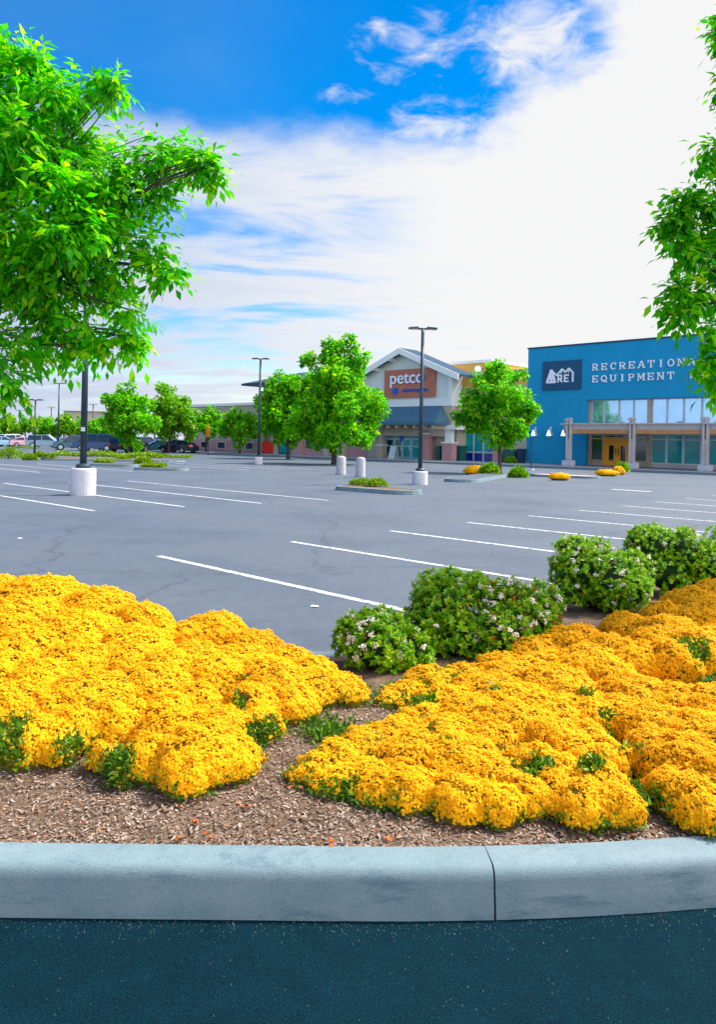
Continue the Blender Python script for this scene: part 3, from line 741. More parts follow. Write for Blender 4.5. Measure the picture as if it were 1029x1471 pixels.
# ================================================================ WHITE-FLOWERED SHRUBS
def shrub(label, blobs, nlf, nbloom, red=0, bloom_side=None, leafL=0.036):
    """rounded shrub: rosettes of oval leaves, bloom clusters, dark inside and short stems"""
    c0 = np.mean([b[0] for b in blobs], 0); gz = soil_h(c0[0], c0[1])
    root = thing('flowering_shrub', label, 'shrub', (c0[0], c0[1], gz), 0, 'white flowered shrubs along the island kerb')
    org = np.array(root.location)
    tot = sum(b[1]**2 for b in blobs); lv, bl, rd, yl = [], [], [], []
    for c, r, rz in blobs:
        n = int(nlf*1.6*r*r/tot/9)
        d = unit(n); d = d[d[:, 2] > -0.75]
        q = c + d*np.array([r, r, rz])*(rng.uniform(0.72, 1.06, len(d))*(1+0.09*np.sin(d[:, 0]*7+c[0]*9)*np.sin(d[:, 1]*6+d[:, 2]*5)))[:, None]
        q = q[q[:, 2] > gz+0.02]; d = d[:len(q)] if False else (q-c)/np.array([r, r, rz]); d /= np.linalg.norm(d, axis=1)[:, None]
        # rosette: nine leaves round a shoot that points outwards and up
        ax = d + np.array([0, 0, 0.6]) + rng.normal(0, 0.25, d.shape); ax /= np.linalg.norm(ax, axis=1)[:, None]
        t, b = frames(ax)
        for k in range(9):
            a = k*2.4; spread = 0.55 + 0.09*k
            dr = ax*(1-0.075*k) + (t*math.cos(a) + b*math.sin(a))*spread; dr /= np.linalg.norm(dr, axis=1)[:, None]
            L = leafL*rng.uniform(0.7, 1.2, len(q))
            (yl if k < 3 else lv).append(leaflets(q-org+ax*(0.012 if k < 3 else 0), dr, ax, L*(0.8 if k < 3 else 1), L*0.26, 0.25))
        nb = int(nbloom*r*r/tot)
        d = unit(nb*3); d = d[(d[:, 2] > -0.1) & (d[:, 1] < 0.35)][:nb]
        if bloom_side is not None: d = d[d[:, 0]*bloom_side > -0.25]
        q = c + d*np.array([r, r, rz])*1.05
        for _ in range(16):
            qq = q + rng.normal(0, 0.009, q.shape); nn = d + rng.normal(0, 0.4, d.shape); nn /= np.linalg.norm(nn, axis=1)[:, None]
            bl.append(florets(qq-org, nn, np.full(len(q), 0.0082)))
        nr = int(red*r*r/tot)
        if nr:
            d = unit(nr*3); d = d[(d[:, 2] > -0.1) & (d[:, 1] < 0.2)][:nr]
            q = c + d*np.array([r, r, rz])*1.04
            for _ in range(7):
                dr = d + rng.normal(0, 0.6, d.shape); dr /= np.linalg.norm(dr, axis=1)[:, None]
                rd.append(leaflets(q-org, dr, unit(len(q)), np.full(len(q), leafL*0.9), np.full(len(q), leafL*0.2)))
    np_mesh('leaves', *merge(lv), M['shrub_leaf'], root)
    np_mesh('young_leaves', *merge(yl), M['young_leaf'], root)
    if bl: np_mesh('blossoms', *merge(bl), M['white_bloom'], root)
    if rd: np_mesh('red_leaves', *merge(rd), M['red_leaf'], root)
    arr = np.array([np.r_[c, r, r, rz] for c, r, rz in blobs])
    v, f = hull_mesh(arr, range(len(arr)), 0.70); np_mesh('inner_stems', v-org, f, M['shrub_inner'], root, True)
    st = MB()
    for c, r, rz in blobs:
        for _ in range(4):
            st.tube([(c0[0]+random.uniform(-.05, .05)-org[0], c0[1]+random.uniform(-.05, .05)-org[1], -0.03), tuple(np.array(c)-org + np.array([random.uniform(-r, r)*.5, random.uniform(-r, r)*.5, 0]))], [0.009, 0.005], 5)
    st.build('stem', M['bark'], root)
def sb(px, py, d, rpx, zf=1.0):
    p = P(px, py, d); r = rpx/F*d
    return (np.array(p), r, r*zf)
shrub('small rounded shrub with white bloom clusters, lowest of the row beside the kerb end',
      [sb(545, 932, 4.85, 48, 0.95), (sb(512, 915, 4.95, 32)), sb(585, 940, 4.85, 36), sb(550, 905, 5.0, 30), sb(500, 900, 5.0, 12), sb(530, 888, 5.05, 12), sb(572, 896, 5.0, 12), sb(608, 945, 4.85, 14)], 7000, 46)
shrub('taller plain green shrub with a bumpy top, touching the reddish speckled one',
      [sb(640, 885, 5.35, 52, 1.05), sb(625, 850, 5.5, 30), sb(680, 850, 5.5, 27), sb(610, 915, 5.2, 36), sb(660, 915, 5.2, 42), sb(650, 838, 5.6, 20), sb(632, 834, 5.6, 11), sb(684, 832, 5.6, 11), sb(612, 850, 5.55, 13), sb(664, 836, 5.6, 10), sb(598, 880, 5.4, 14)], 9500, 8)
shrub('shrub speckled with white blooms and orange red leaves, beside the bare soil',
      [sb(735, 885, 5.3, 52, 0.95), sb(700, 875, 5.35, 36), sb(775, 870, 5.45, 34), sb(720, 910, 5.1, 42), sb(765, 895, 5.3, 36), sb(718, 846, 5.5, 12), sb(745, 848, 5.45, 12), sb(795, 868, 5.45, 12)], 9500, 95, 34)
shrub('dense shrub behind the bare soil with a few white blooms low on its front',
      [sb(835, 825, 6.8, 42), sb(825, 800, 6.9, 30), sb(880, 835, 6.7, 44), sb(858, 800, 7.0, 26), sb(905, 850, 6.6, 30), sb(820, 850, 6.7, 26), sb(912, 815, 6.9, 26), sb(885, 860, 6.6, 26), sb(812, 788, 7.0, 11), sb(834, 780, 7.0, 10), sb(852, 790, 7.0, 9), sb(802, 812, 6.9, 12), sb(925, 842, 6.7, 14)], 11500, 62)
shrub('highest shrub of the row, at the far photo edge above the golden crest',
      [sb(940, 795, 7.6, 38), sb(925, 780, 7.7, 24), sb(985, 800, 7.5, 38), sb(1020, 815, 7.4, 34), sb(975, 780, 7.7, 20), sb(960, 825, 7.4, 34), sb(1060, 800, 7.6, 50), sb(912, 772, 7.8, 10), sb(938, 764, 7.8, 11), sb(958, 772, 7.8, 10), sb(985, 770, 7.8, 12), sb(1010, 790, 7.7, 12)], 11500, 16, 8)

# ================================================================ TREES
def limb_path(a, b, sag=0.08, n=5):
    a, b = Vector(a), Vector(b); L = (b-a).length; pts = []
    for i in range(n+1):
        t = i/n
        p = a.lerp(b, t) + Vector((0, 0, 1))*math.sin(t*math.pi)*L*sag
        if 0 < i < n: p += Vector((random.uniform(-1, 1), random.uniform(-1, 1), random.uniform(-1, 1)))*L*0.03
        pts.append(p)
    return pts
def make_tree(name, label, cat, base, blobs, trunk_r, lf, m, group, near=False, fork=0.45, dens=1.0, trunk_top=None, lens=None):
    """base: foot on the ground; blobs: (centre, radius) of leaf masses; limbs grow from the trunk to each mass"""
    base = Vector(base); root = thing(name, label, cat, base, 0, group); org = np.array(base)
    cs = np.array([b[0] for b in blobs]); rs = np.array([b[1] for b in blobs])
    clumps = []
    for c, r in blobs:
        k_ = 9 if near else 10
        if near: r = max(r-0.11, 0.05)
        d = unit(k_)*rng.uniform(0.45, 0.95 if near else 1.08, k_)[:, None]
        clumps += [(c+d[i]*r, r*rng.uniform(0.22, 0.46)) for i in range(k_)]
        clumps.append((np.array(c), r*0.55))
    top = Vector(trunk_top) if trunk_top else Vector((base.x*0.5+cs[:, 0].mean()*0.5, base.y*0.5+cs[:, 1].mean()*0.5, cs[:, 2].mean()))
    tr = MB(); O = base
    mid = base.lerp(top, 0.45) + Vector((random.uniform(-.05, .05), random.uniform(-.05, .05), 0))*trunk_r*6
    tr.tube([base-O-Vector((0, 0, 0.05)), base-O+Vector((0, 0, trunk_r*1.5)), mid-O, top-O], [trunk_r*1.45, trunk_r*1.05, trunk_r*0.85, trunk_r*0.45], 12)
    tr.build('trunk', M['bark'], root, True)
    lm = MB()
    for c, r in zip(cs, rs):
        s0 = base.lerp(top, random.uniform(fork, 1.0)); pts = limb_path(s0-O, Vector(c)-O, 0.06)
        lm.tube(pts, np.linspace(trunk_r*(0.16 if near else 0.5), trunk_r*(0.05 if near else 0.10), len(pts)), 6)
        for _ in range(4 if near else 2):
            e = Vector(c) + Vector(unit(1)[0])*r*0.85
            k = random.choice((2, 3, 4)); pt2 = limb_path(pts[k], e-O, 0.05, 4)
            lm.tube(pt2, np.linspace(trunk_r*(0.06 if near else 0.2), trunk_r*(0.025 if near else 0.05), len(pt2)), 5)
    lm.build('limb', M['bark'], root, True)
    parts = []
    for c, r in clumps:
        if near:
            n = max(3, int(dens*150*(r/0.4)**2.0))
            d = unit(n); q = c + d*(r*rng.uniform(0.35, 1.0, n)**0.6)[:, None]
            tw = d*0.8 + unit(n)*0.6 + np.array([0, 0, -0.25]); tw /= np.linalg.norm(tw, axis=1)[:, None]
            upv = np.tile(np.array([0, 0, 1.0]), (n, 1)) + rng.normal(0, 0.35, (n, 3))
            sd_ = np.cross(tw, upv); sd_ /= np.linalg.norm(sd_, axis=1)[:, None]+1e-9
            TL = rng.uniform(0.13, 0.23, n)
            for k in range(7):                              # compound leaf: three pairs and a tip, hanging
                t = (0.15 + 0.27*(k//2)) if k < 6 else 1.0
                s = 0 if k == 6 else (1 if k % 2 else -1)
                pos = q + tw*(TL*t)[:, None] + np.array([0, 0, -0.035])*t*t
                dr = tw*(0.55 if s else 1) + sd_*s*0.8 + np.array([0, 0, -0.38]) + rng.normal(0, 0.12, (n, 3)); dr /= np.linalg.norm(dr, axis=1)[:, None]
                L = lf*rng.uniform(0.55, 1.25, n)
                parts.append(leaflets(pos-org, dr, upv, L, L*0.22, 0.2))
        else:
            n = max(8, int(dens*1500*(r/lf/6.0)**2.0))
            d = unit(n); lump = 1+0.10*np.sin(d[:, 0]*6+c[0])*np.sin(d[:, 2]*7+c[2]*2)
            q = c + d*(r*lump*rng.uniform(0.25, 1.0, n)**0.45)[:, None]
            dr = d*0.5 + unit(n) + np.array([0, 0, -0.25]); dr /= np.linalg.norm(dr, axis=1)[:, None]
            upv = np.array([0, 0, 1.0]) + rng.normal(0, 0.55, (n, 3))
            L = lf*rng.uniform(0.6, 1.3, n)
            parts.append(leaflets(q-org, dr, upv, L, L*0.34, 0.25))
    np_mesh('crown', *merge(parts), m, root)
    return root
def tb(px, py, rpx, d): return (np.array(P(px, py, d)), rpx/F*d)
# near trees rooted in the bed, trunks beyond the edges of the photo
D = 6.6
left_blobs = [tb(x, y, r, d) for x, y, r, d in ((-40, 165, 105, 6.5), (30, 95, 52, 6.4), (70, 130, 55, 6.2), (130, 130, 42, 6.5), (165, 118, 22, 6.3), (60, 215, 90, 6.2), (130, 215, 48, 6.6), (215, 222, 48, 6.3), (255, 215, 28, 6.5), (282, 226, 20, 6.2), (300, 238, 12, 6.1), (150, 290, 80, 6.2), (230, 280, 42, 6.4),
              (90, 320, 80, 5.9), (210, 350, 46, 6.1), (238, 385, 18, 6.0), (150, 400, 58, 6.2), (30, 380, 90, 6.0), (185, 445, 38, 6.0), (90, 460, 62, 6.1), (30, 490, 52, 5.8), (140, 490, 32, 6.0), (195, 485, 18, 6.0), (-10, 525, 34, 5.7), (20, 548, 16, 5.6), (-80, 300, 140, 6.4), (-150, 200, 150, 6.6), (-160, 400, 140, 6.2), (-220, 300, 150, 6.8), (12, 66, 22, 6.5), (52, 84, 18, 6.4), (-90, 100, 80, 6.6))]
left_root = (-3.95, 6.15, soil_h(-3.95, 6.15))
make_tree('ash_tree', 'large ash tree leaning leafy branches over the lamp post, cut by the photo edge', 'tree', left_root, left_blobs, 0.12, 0.098, M['leaf_near'], 'young ash trees in the kerbside bed', True, 0.5, 1.6, P(-150, 330, 6.5))
right_blobs = [tb(x+30, y, r, d) for x, y, r, d in ((1020, 22, 22, 6.5), (1012, 50, 14, 6.5), (1050, 90, 36, 6.5), (1032, 60, 16, 6.5), (1022, 115, 15, 6.4), (1035, 165, 20, 6.4), (1030, 215, 34, 6.3), (995, 215, 18, 6.3), (1020, 265, 32, 6.3), (985, 290, 22, 6.2), (958, 285, 14, 6.2), (945, 325, 18, 6.2), (975, 345, 26, 6.2), (930, 318, 9, 6.2), (1015, 330, 38, 6.3),
               (1005, 385, 36, 6.2), (960, 365, 14, 6.1), (970, 420, 22, 6.1), (945, 412, 10, 6.0), (1020, 430, 34, 6.2), (950, 440, 9, 6.0), (1000, 475, 30, 6.1), (1022, 505, 28, 6.0), (990, 515, 16, 6.0), (1005, 540, 13, 6.0), (1100, 300, 90, 6.4), (1100, 430, 80, 6.2), (1110, 170, 70, 6.5), (1200, 250, 120, 6.6), (1210, 400, 110, 6.5), (1150, 60, 80, 6.6))]
rr = Vector((4.35, 6.5, soil_h(4.35, 6.5)))
make_tree('ash_tree', 'ash tree with airy drooping sprays before the blue store wall, cut by the photo edge', 'tree', rr, right_blobs, 0.11, 0.098, M['leaf_near'], 'young ash trees in the kerbside bed', True, 0.5, 0.8, P(1210, 300, 6.6))

MT = 'trees of the parking lot'
def mid_tree(label, px, d, blobs, lf, tr_, m=None, ztop=None, dens=1.0, z0=0.0):
    bs = [tb(x, y, r, d+dz) for x, y, r, dz in blobs]
    g0 = P(px, 600, d)
    return make_tree('maple_tree', label, 'tree', (g0.x, g0.y, z0), bs, tr_, lf, m or M['leaf_mid'], MT, False, 0.5, dens)
mid_tree('tallest lot tree with a ragged narrow top, behind the two white bollards', 481, 54,
         [(472, 500, 19, 0), (500, 498, 15, .5), (446, 514, 12, -.5), (436, 518, 7, 0), (484, 525, 27, 0), (512, 535, 27, 0), (462, 545, 26, -1), (490, 565, 44, -1), (525, 575, 30, 0), (455, 585, 38, 0), (490, 605, 42, -1), (530, 605, 25, .5), (440, 610, 27, 1), (520, 630, 18, -1), (475, 630, 26, 0)], 0.30, 0.17)
mid_tree('rounded lot tree half hidden behind the tallest one, under the overhanging eave', 415, 66,
         [(395, 570, 24, 0), (420, 558, 22, 0), (440, 560, 24, 0), (400, 600, 27, -1), (430, 595, 30, 0), (385, 590, 17, 0), (415, 618, 24, 0), (378, 615, 12, 0), (438, 572, 30, 0), (412, 556, 24, 0), (440, 600, 34, 0), (392, 578, 24, 0), (405, 620, 22, 0)], 0.32, 0.15)
mid_tree('compact lot tree on a bare slim trunk before the teal shop window', 720, 43,
         [(717, 540, 22, 0), (735, 543, 18, 0.4), (698, 545, 16, 0), (715, 570, 36, -1), (745, 580, 25, 0), (690, 580, 25, 0), (665, 600, 13, 0), (705, 605, 30, -.5), (740, 612, 28, 0), (762, 590, 14, .5), (680, 610, 17, 0), (722, 625, 18, 0)], 0.24, 0.11)
mid_tree('small lot tree in front of the low brick wing, next to the slim double lamp', 345, 82,
         [(345, 603, 17, 0), (330, 610, 15, 0), (360, 608, 15, 0), (345, 620, 17, -1), (325, 622, 9, 0), (362, 622, 9, 0)], 0.36, 0.13)
mid_tree('small lot tree beside the orange banner, merging with its broader neighbour', 297, 86,
         [(297, 602, 18, 0), (312, 612, 12, 0), (285, 612, 13, 0), (300, 620, 14, -1)], 0.36, 0.13)
mid_tree('broad yellow green lot tree with two peaks above the dark parked cars', 243, 84,
         [(243, 572, 20, 0), (262, 580, 16, 0), (230, 590, 20, -1), (250, 598, 26, -1), (270, 600, 17, 0), (240, 615, 22, 0), (268, 616, 14, 0)], 0.36, 0.15, M['leaf_far'])
mid_tree('dense ball shaped lot tree right of the big lamp plinth', 186, 78,
         [(186, 572, 22, 0), (166, 582, 18, 0), (205, 582, 18, 0), (178, 598, 28, -1), (205, 602, 24, -1), (160, 604, 14, 0), (188, 618, 22, 0), (165, 618, 12, 0)], 0.36, 0.15)
FT = 'row of far trees beyond the parked cars'
for i, (px, d, lab, bl) in enumerate([
        (-25, 135, 'far tree at the photo edge behind the pale parked cars', ((-25, 606, 14), (-35, 614, 13), (-15, 615, 13))),
        (8, 140, 'far tree with a drooping outline above the first pale car', ((8, 604, 11), (0, 613, 12), (16, 612, 12))),
        (36, 138, 'far yellowish tree behind the short lamp', ((36, 607, 11), (26, 614, 11), (46, 614, 11))),
        (64, 142, 'far tree behind the silver off-roader', ((64, 606, 11), (55, 613, 12), (74, 613, 12))),
        (92, 140, 'far tree under the tall thin lamp', ((92, 605, 11), (84, 613, 12), (101, 613, 12))),
        (118, 136, 'far tree directly behind the big lamp pole', ((118, 606, 10), (110, 613, 11), (127, 613, 11))),
        (143, 134, 'far dark tree tucked beside the ball shaped tree', ((143, 607, 10), (136, 614, 10), (152, 614, 10))),
        (222, 130, 'far tree seen in the dip between the ball shaped and two peaked trees', ((222, 606, 12), (212, 613, 11), (232, 614, 11))),
        (-60, 130, 'far tree just outside the photo edge', ((-60, 600, 18), (-75, 612, 16), (-48, 612, 14)))]):
    bs = [tb(x, y+2, r, d+random.uniform(-1, 1)) for x, y, r in bl]
    g0 = P(px, 600, d)
    make_tree('far_tree', lab, 'tree', (g0.x, g0.y, 0), bs, 0.16, 0.6, M['leaf_far'] if i % 3 else M['leaf_mid'], FT, False, 0.5, 1.4)

# ================================================================ BUILDINGS
C0 = P(757, 640, 63.0); C0.z = 0.0
UV, NV = Vector((0.7165, -0.6975, 0)), Vector((-0.6975, -0.7165, 0))
RZ = math.atan2(-0.6975, 0.7165)
def FP(px, py, out=0.0):
    r = ray(px, py); o = Vector((0, 0, H))
    t = (out - (Vector((0, 0, 0)) - Vector((C0.x, C0.y, 0))).dot(NV)) / Vector((r.x, r.y, 0)).dot(NV)
    p = o + r*t
    return (p - C0).dot(UV), p.z
def S(px, out=0.0): return FP(px, 640, out)[0]
def Z(px, py, out=0.0): return FP(px, py, out)[1]
SW = 0.15
def fw(s, out, z): return C0 + UV*s + NV*out + Vector((0, 0, z))

# pavement in front of both stores
pv = MB(); pv.box(-62, 40, -6.4, 30, -0.02, SW)
o = pv.build('pavement', M['walk']); o.location = C0; o.rotation_euler = (0, 0, RZ); structure(o)
kb = MB(); kb.box(-62, 40, -6.56, -6.403, -0.02, SW+0.003)
o = kb.build('kerb', M['kerb']); o.location = C0; o.rotation_euler = (0, 0, RZ); structure(o)

# ---------- stroke lettering (slab serif capitals), glyph cell 0..1 wide, 0..1 high
def slab(ch):
    t, sf = 0.17, 0.09
    st = []
    V_ = lambda x, a=0, b=1: st.append(((x, a), (x, b), t))
    Hh = lambda y, a, b, q=0.12: st.append(((a, y), (b, y), q))
    ser = lambda x, y: st.append(((x-0.16, y), (x+0.16, y), sf))
    def arc(cx, cy, rx, ry, a0, a1, n=8, q=0.14):
        pts = [(cx+rx*math.cos(R(a0+(a1-a0)*i/n)), cy+ry*math.sin(R(a0+(a1-a0)*i/n))) for i in range(n+1)]
        for p, q2 in zip(pts[:-1], pts[1:]): st.append((p, q2, q))
    if ch in 'REPIL':
        x = 0.2 if ch != 'I' else 0.5
        V_(x); ser(x, 0.045); ser(x, 0.955)
    if ch == 'E':
        Hh(0.06, 0.2, 0.85); Hh(0.94, 0.2, 0.85); Hh(0.5, 0.2, 0.65); st += [((0.85, 0), (0.85, 0.28), 0.1), ((0.85, 0.72), (0.85, 1), 0.1), ((0.63, 0.38), (0.63, 0.62), 0.09)]
    if ch in 'RP':
        Hh(0.94, 0.2, 0.55); Hh(0.48, 0.2, 0.55); arc(0.55, 0.71, 0.24, 0.23, -90, 90)
    if ch == 'R': st.append(((0.45, 0.48), (0.82, 0.04), 0.17)); ser(0.84, 0.045)
    if ch == 'L': Hh(0.06, 0.2, 0.85); st.append(((0.85, 0), (0.85, 0.3), 0.1))
    if ch == 'C': arc(0.52, 0.5, 0.36, 0.44, 45, 315, 12); st.append(((0.82, 0.66), (0.82, 0.98), 0.1))
    if ch in 'OQ': arc(0.5, 0.5, 0.37, 0.44, 0, 360, 16)
    if ch == 'Q': st.append(((0.45, 0.3), (0.92, -0.06), 0.13))
    if ch == 'A': st += [((0.12, 0.03), (0.47, 0.97), 0.13), ((0.88, 0.03), (0.53, 0.97), 0.17), ((0.28, 0.33), (0.75, 0.33), 0.1)]; ser(0.12, 0.045); ser(0.88, 0.045)
    if ch == 'T': V_(0.5); ser(0.5, 0.045); Hh(0.94, 0.08, 0.92); st += [((0.1, 0.68), (0.1, 1), 0.1), ((0.9, 0.68), (0.9, 1), 0.1)]
    if ch == 'N': st += [((0.16, 0), (0.16, 1), 0.13), ((0.84, 0), (0.84, 1), 0.13), ((0.16, 0.95), (0.84, 0.05), 0.17)]; ser(0.16, 0.045); ser(0.16, 0.955); ser(0.84, 0.955)
    if ch == 'M': st += [((0.12, 0), (0.12, 1), 0.13), ((0.88, 0), (0.88, 1), 0.16), ((0.12, 0.95), (0.5, 0.25), 0.14), ((0.5, 0.25), (0.88, 0.95), 0.14)]; ser(0.12, 0.045); ser(0.88, 0.045); ser(0.1, 0.955); ser(0.9, 0.955)
    if ch == 'U': st += [((0.18, 0.4), (0.18, 1), 0.16), ((0.82, 0.4), (0.82, 1), 0.13)]; arc(0.5, 0.42, 0.32, 0.36, 180, 360, 8); ser(0.18, 0.955); ser(0.82, 0.955)
    return st
def strokes(mb, st, x0, z0, w_, h_, y0, y1):
    for i, (a, b, t) in enumerate(st):
        a = Vector((x0+a[0]*w_, z0+a[1]*h_)); b = Vector((x0+b[0]*w_, z0+b[1]*h_)); d = (b-a)
        if d.length < 1e-6: continue
        d.normalize(); n = Vector((-d.y, d.x))*t*h_*0.5
        e = 0.0015*(i % 7)                                   # overlapping strokes never share a plane
        mb.prism([tuple(a-n-d*0.01), tuple(b-n+d*0.01), tuple(b+n+d*0.01), tuple(a+n-d*0.01)], 'y', y0-e, y1)

# ---------------------------------------------------------------- blue outdoor store
blue = thing('store_building', 'blue stucco store with a long glazed front and timber entrance canopy', 'building', (C0.x, C0.y, 0), RZ)
TOP = Z(757, 502); sR = S(843, 0.0); zR = Z(850, 575, -0.6); SE = 34.0
b = MB(); b.box(0, sR, 0, 0.8, SW+0.002, TOP); b.box(sR, SE, 0, 0.8, zR, TOP); b.box(0, SE, 0.803, 26, SW+0.002, TOP-0.25)
b.build('wall', M['blue_wall'], blue)
b = MB(); b.box(-0.06, SE+0.05, -0.07, 0.9, TOP+0.002, TOP+0.12); b.build('parapet_cap', M['cap'], blue)
GO = -0.62                                    # glass line, set back in the wall
def gs(px): return S(px, GO)
def window(root, s0, s1, z0, z1, y, pane, frame, t=0.07, name='window', mid=None):
    """frame as the part, its pane a sub-part, pane set 3 cm behind the frame's face"""
    m_ = MB(); d = 0.09
    m_.box(s0, s0+t, y-d, y, z0, z1); m_.box(s1-t, s1, y-d, y, z0, z1); m_.box(s0+t, s1-t, y-d, y, z1-t, z1); m_.box(s0+t, s1-t, y-d, y, z0, z0+t)
    if mid: m_.box(s0+t, s1-t, y-d+0.004, y, mid-t/2, mid+t/2)
    fr = m_.build(name, frame, root)
    MB().box(s0+t*0.6, s1-t*0.6, y-0.05, y-0.02, z0+t*0.6, z1-t*0.6).build('pane', pane, fr)
    return fr
yG = -GO
# left jamb, intermediate tan pillar, spandrel band
MB().box(sR+0.002, gs(850), yG-0.35, yG+0.1, SW+0.002, zR-0.002).build('pillar', M['tan'], blue)
MB().box(gs(932), gs(937), yG-0.30, yG+0.1, SW+0.002, zR-0.002).build('pillar', M['tan'], blue)
zu0 = Z(890, 609, GO); zl1 = Z(890, 624, GO)
segs_up = [850, 868, 890, 911, 932]
for a_, b_ in zip(segs_up[:-1], segs_up[1:]): window(blue, gs(a_)+0.01, gs(b_)-0.01, zu0, zR-0.01, yG, M['glass_sky'], M['alu'], 0.07)
segs2 = [937, 959, 983, 1009, 1036, 1064, 1094, 1125]
for a_, b_ in zip(segs2[:-1], segs2[1:]):
    window(blue, gs(a_)+0.01, gs(b_)-0.01, zu0, zR-0.01, yG, M['glass_sky'], M['alu'], 0.07)
    z0_ = Z(1000, 668, GO)
    window(blue, gs(a_)+0.01, gs(b_)-0.01, z0_, zl1, yG, M['glass_teal'], M['alu'], 0.07, 'window', Z(980, 632, GO))
b = MB(); b.box(gs(850)+0.002, gs(932)-0.002, yG-0.12, yG+0.1, zl1+0.004, zu0-0.004); b.box(gs(937)+0.002, SE, yG-0.12, yG+0.1, zl1+0.004, zu0-0.004)
b.build('spandrel', M['taupe'], blue)
b = MB(); b.box(gs(937)+0.002, SE, yG-0.12, yG+0.1, SW+0.002, Z(1000, 668, GO)-0.004); b.build('plinth', M['taupe'], blue)
window(blue, gs(850)+0.01, gs(868), SW+0.35, zl1, yG, M['glass_dark'], M['tan'], 0.10, 'window', Z(858, 630, GO))
window(blue, gs(909), gs(932)-0.01, SW+0.35, zl1, yG, M['glass_dark'], M['tan'], 0.10, 'window', Z(920, 632, GO))
MB().box(gs(850)+0.012, gs(868), yG-0.10, yG, SW+0.004, SW+0.345).build('sill_panel', M['tan'], blue)
MB().box(gs(909), gs(932)-0.012, yG-0.10, yG, SW+0.004, SW+0.345).build('sill_panel', M['tan'], blue)
d0, d1 = gs(868.5), gs(908.5); dz = Z(888, 630, GO)
# timber door set: frame, two leaves with a tall glass slot and a pull
b = MB(); b.box(d0, d0+0.18, yG-0.16, yG, SW+0.004, dz); b.box(d1-0.18, d1, yG-0.16, yG, SW+0.004, dz); b.box(d0+0.181, d1-0.181, yG-0.16, yG, dz-0.22, dz)
b.build('door_frame', M['orange_wood'], blue)
window(blue, d0, d1, dz+0.01, zl1, yG, M['glass_dark'], M['tan'], 0.10, 'transom_window')
dm = (d0+d1)/2
for a_, b_, hx in ((d0+0.185, dm-0.01, dm-0.12), (dm+0.01, d1-0.185, dm+0.12)):
    m_ = MB(); w4 = (b_-a_)*0.28; zt = dz-0.225
    m_.box(a_, a_+w4, yG-0.10, yG-0.04, SW+0.02, zt); m_.box(b_-w4, b_, yG-0.10, yG-0.04, SW+0.02, zt)
    m_.box(a_+w4, b_-w4, yG-0.10, yG-0.04, zt-0.30, zt); m_.box(a_+w4, b_-w4, yG-0.10, yG-0.04, SW+0.02, SW+0.40)
    lf = m_.build('door', M['orange_wood'], blue)
    MB().box(a_+w4*0.9, b_-w4*0.9, yG-0.07, yG-0.06, SW+0.38, zt-0.28).build('pane', M['glass_dark'], lf)
    MB().box(hx-0.02, hx+0.02, yG-0.17, yG-0.105, 1.0, 1.5).build('handle', M['lamp_metal'], lf)
# entrance canopy on paired steel posts
CO = 3.4
def cs_(px): return S(px, CO)
zc1, zc0 = Z(900, 610, CO), Z(900, 622.5, CO)
cl_, cr_ = cs_(811), 26.0
cn = MB(); cn.box(cl_, cr_, -CO-0.1, -CO+0.12, zc0, zc1); cn.box(cl_, cr_, -0.35, -0.12, zc0+0.05, zc1)
for k in range(24):
    x = cl_ + 0.5 + k*1.0
    if x < cr_: cn.box(x-0.06, x+0.06, -CO+0.121, -0.351, zc0+0.12, zc1-0.03)
cf = cn.build('canopy', M['taupe'], blue)
MB().box(cl_+0.02, cr_, -CO-0.13, -CO-0.103, zc0-0.03, zc0+0.26).build('fascia_board', M['soffit'], cf)
MB().box(cl_+0.05, cr_-0.05, -CO+0.125, -0.355, zc0+0.02, zc0+0.115).build('soffit', M['soffit'], cf)
MB().box(cl_-0.2, cr_+0.1, -CO-0.3, -0.05, zc1+0.003, zc1+0.10).build('canopy_roof', M['taupe'], cf)
for px in (820, 911, 1016.5, 1150):
    s_ = cs_(px); m_ = MB()
    m_.box(s_-0.20, s_-0.06, -CO-0.34, -CO-0.13, 0.56, zc1+0.5); m_.box(s_+0.06, s_+0.20, -CO-0.34, -CO-0.13, 0.56, zc1+0.5)
    m_.box(s_-0.30, s_+0.30, -CO-0.38, -CO-0.345, zc1+0.02, zc1+0.14); m_.box(s_-0.32, s_+0.32, -CO-0.382, -CO-0.342, zc1+0.30, zc1+0.42)
    m_.box(s_-0.058, s_+0.058, -CO-0.30, -CO-0.18, 0.6, 2.2)
    po = m_.build('post', M['taupe'], blue)
    MB().box(s_-0.38, s_+0.38, -CO-0.58, -CO+0.12, SW+0.002, 0.55).build('post_base', M['plinth'], po, bevel=0.03)
# wall lanterns
for px in (769, 791, 812):
    s_, z_ = FP(px, 622, 0.1); m_ = MB()
    m_.box(s_-0.08, s_+0.08, -0.06, -0.002, z_-0.1, z_+0.5)
    m_.prism([(s_-0.26, z_-0.22), (s_+0.26, z_-0.22), (s_+0.06, z_+0.30), (s_-0.06, z_+0.30)], 'y', -0.34, -0.062)
    la = m_.build('wall_lamp', M['alu'], blue)
    MB().prism([(s_-0.20, z_-0.24), (s_+0.20, z_-0.24), (s_+0.05, z_+0.2), (s_-0.05, z_+0.2)], 'y', -0.36, -0.345).build('lamp_glass', M['lit'], la)

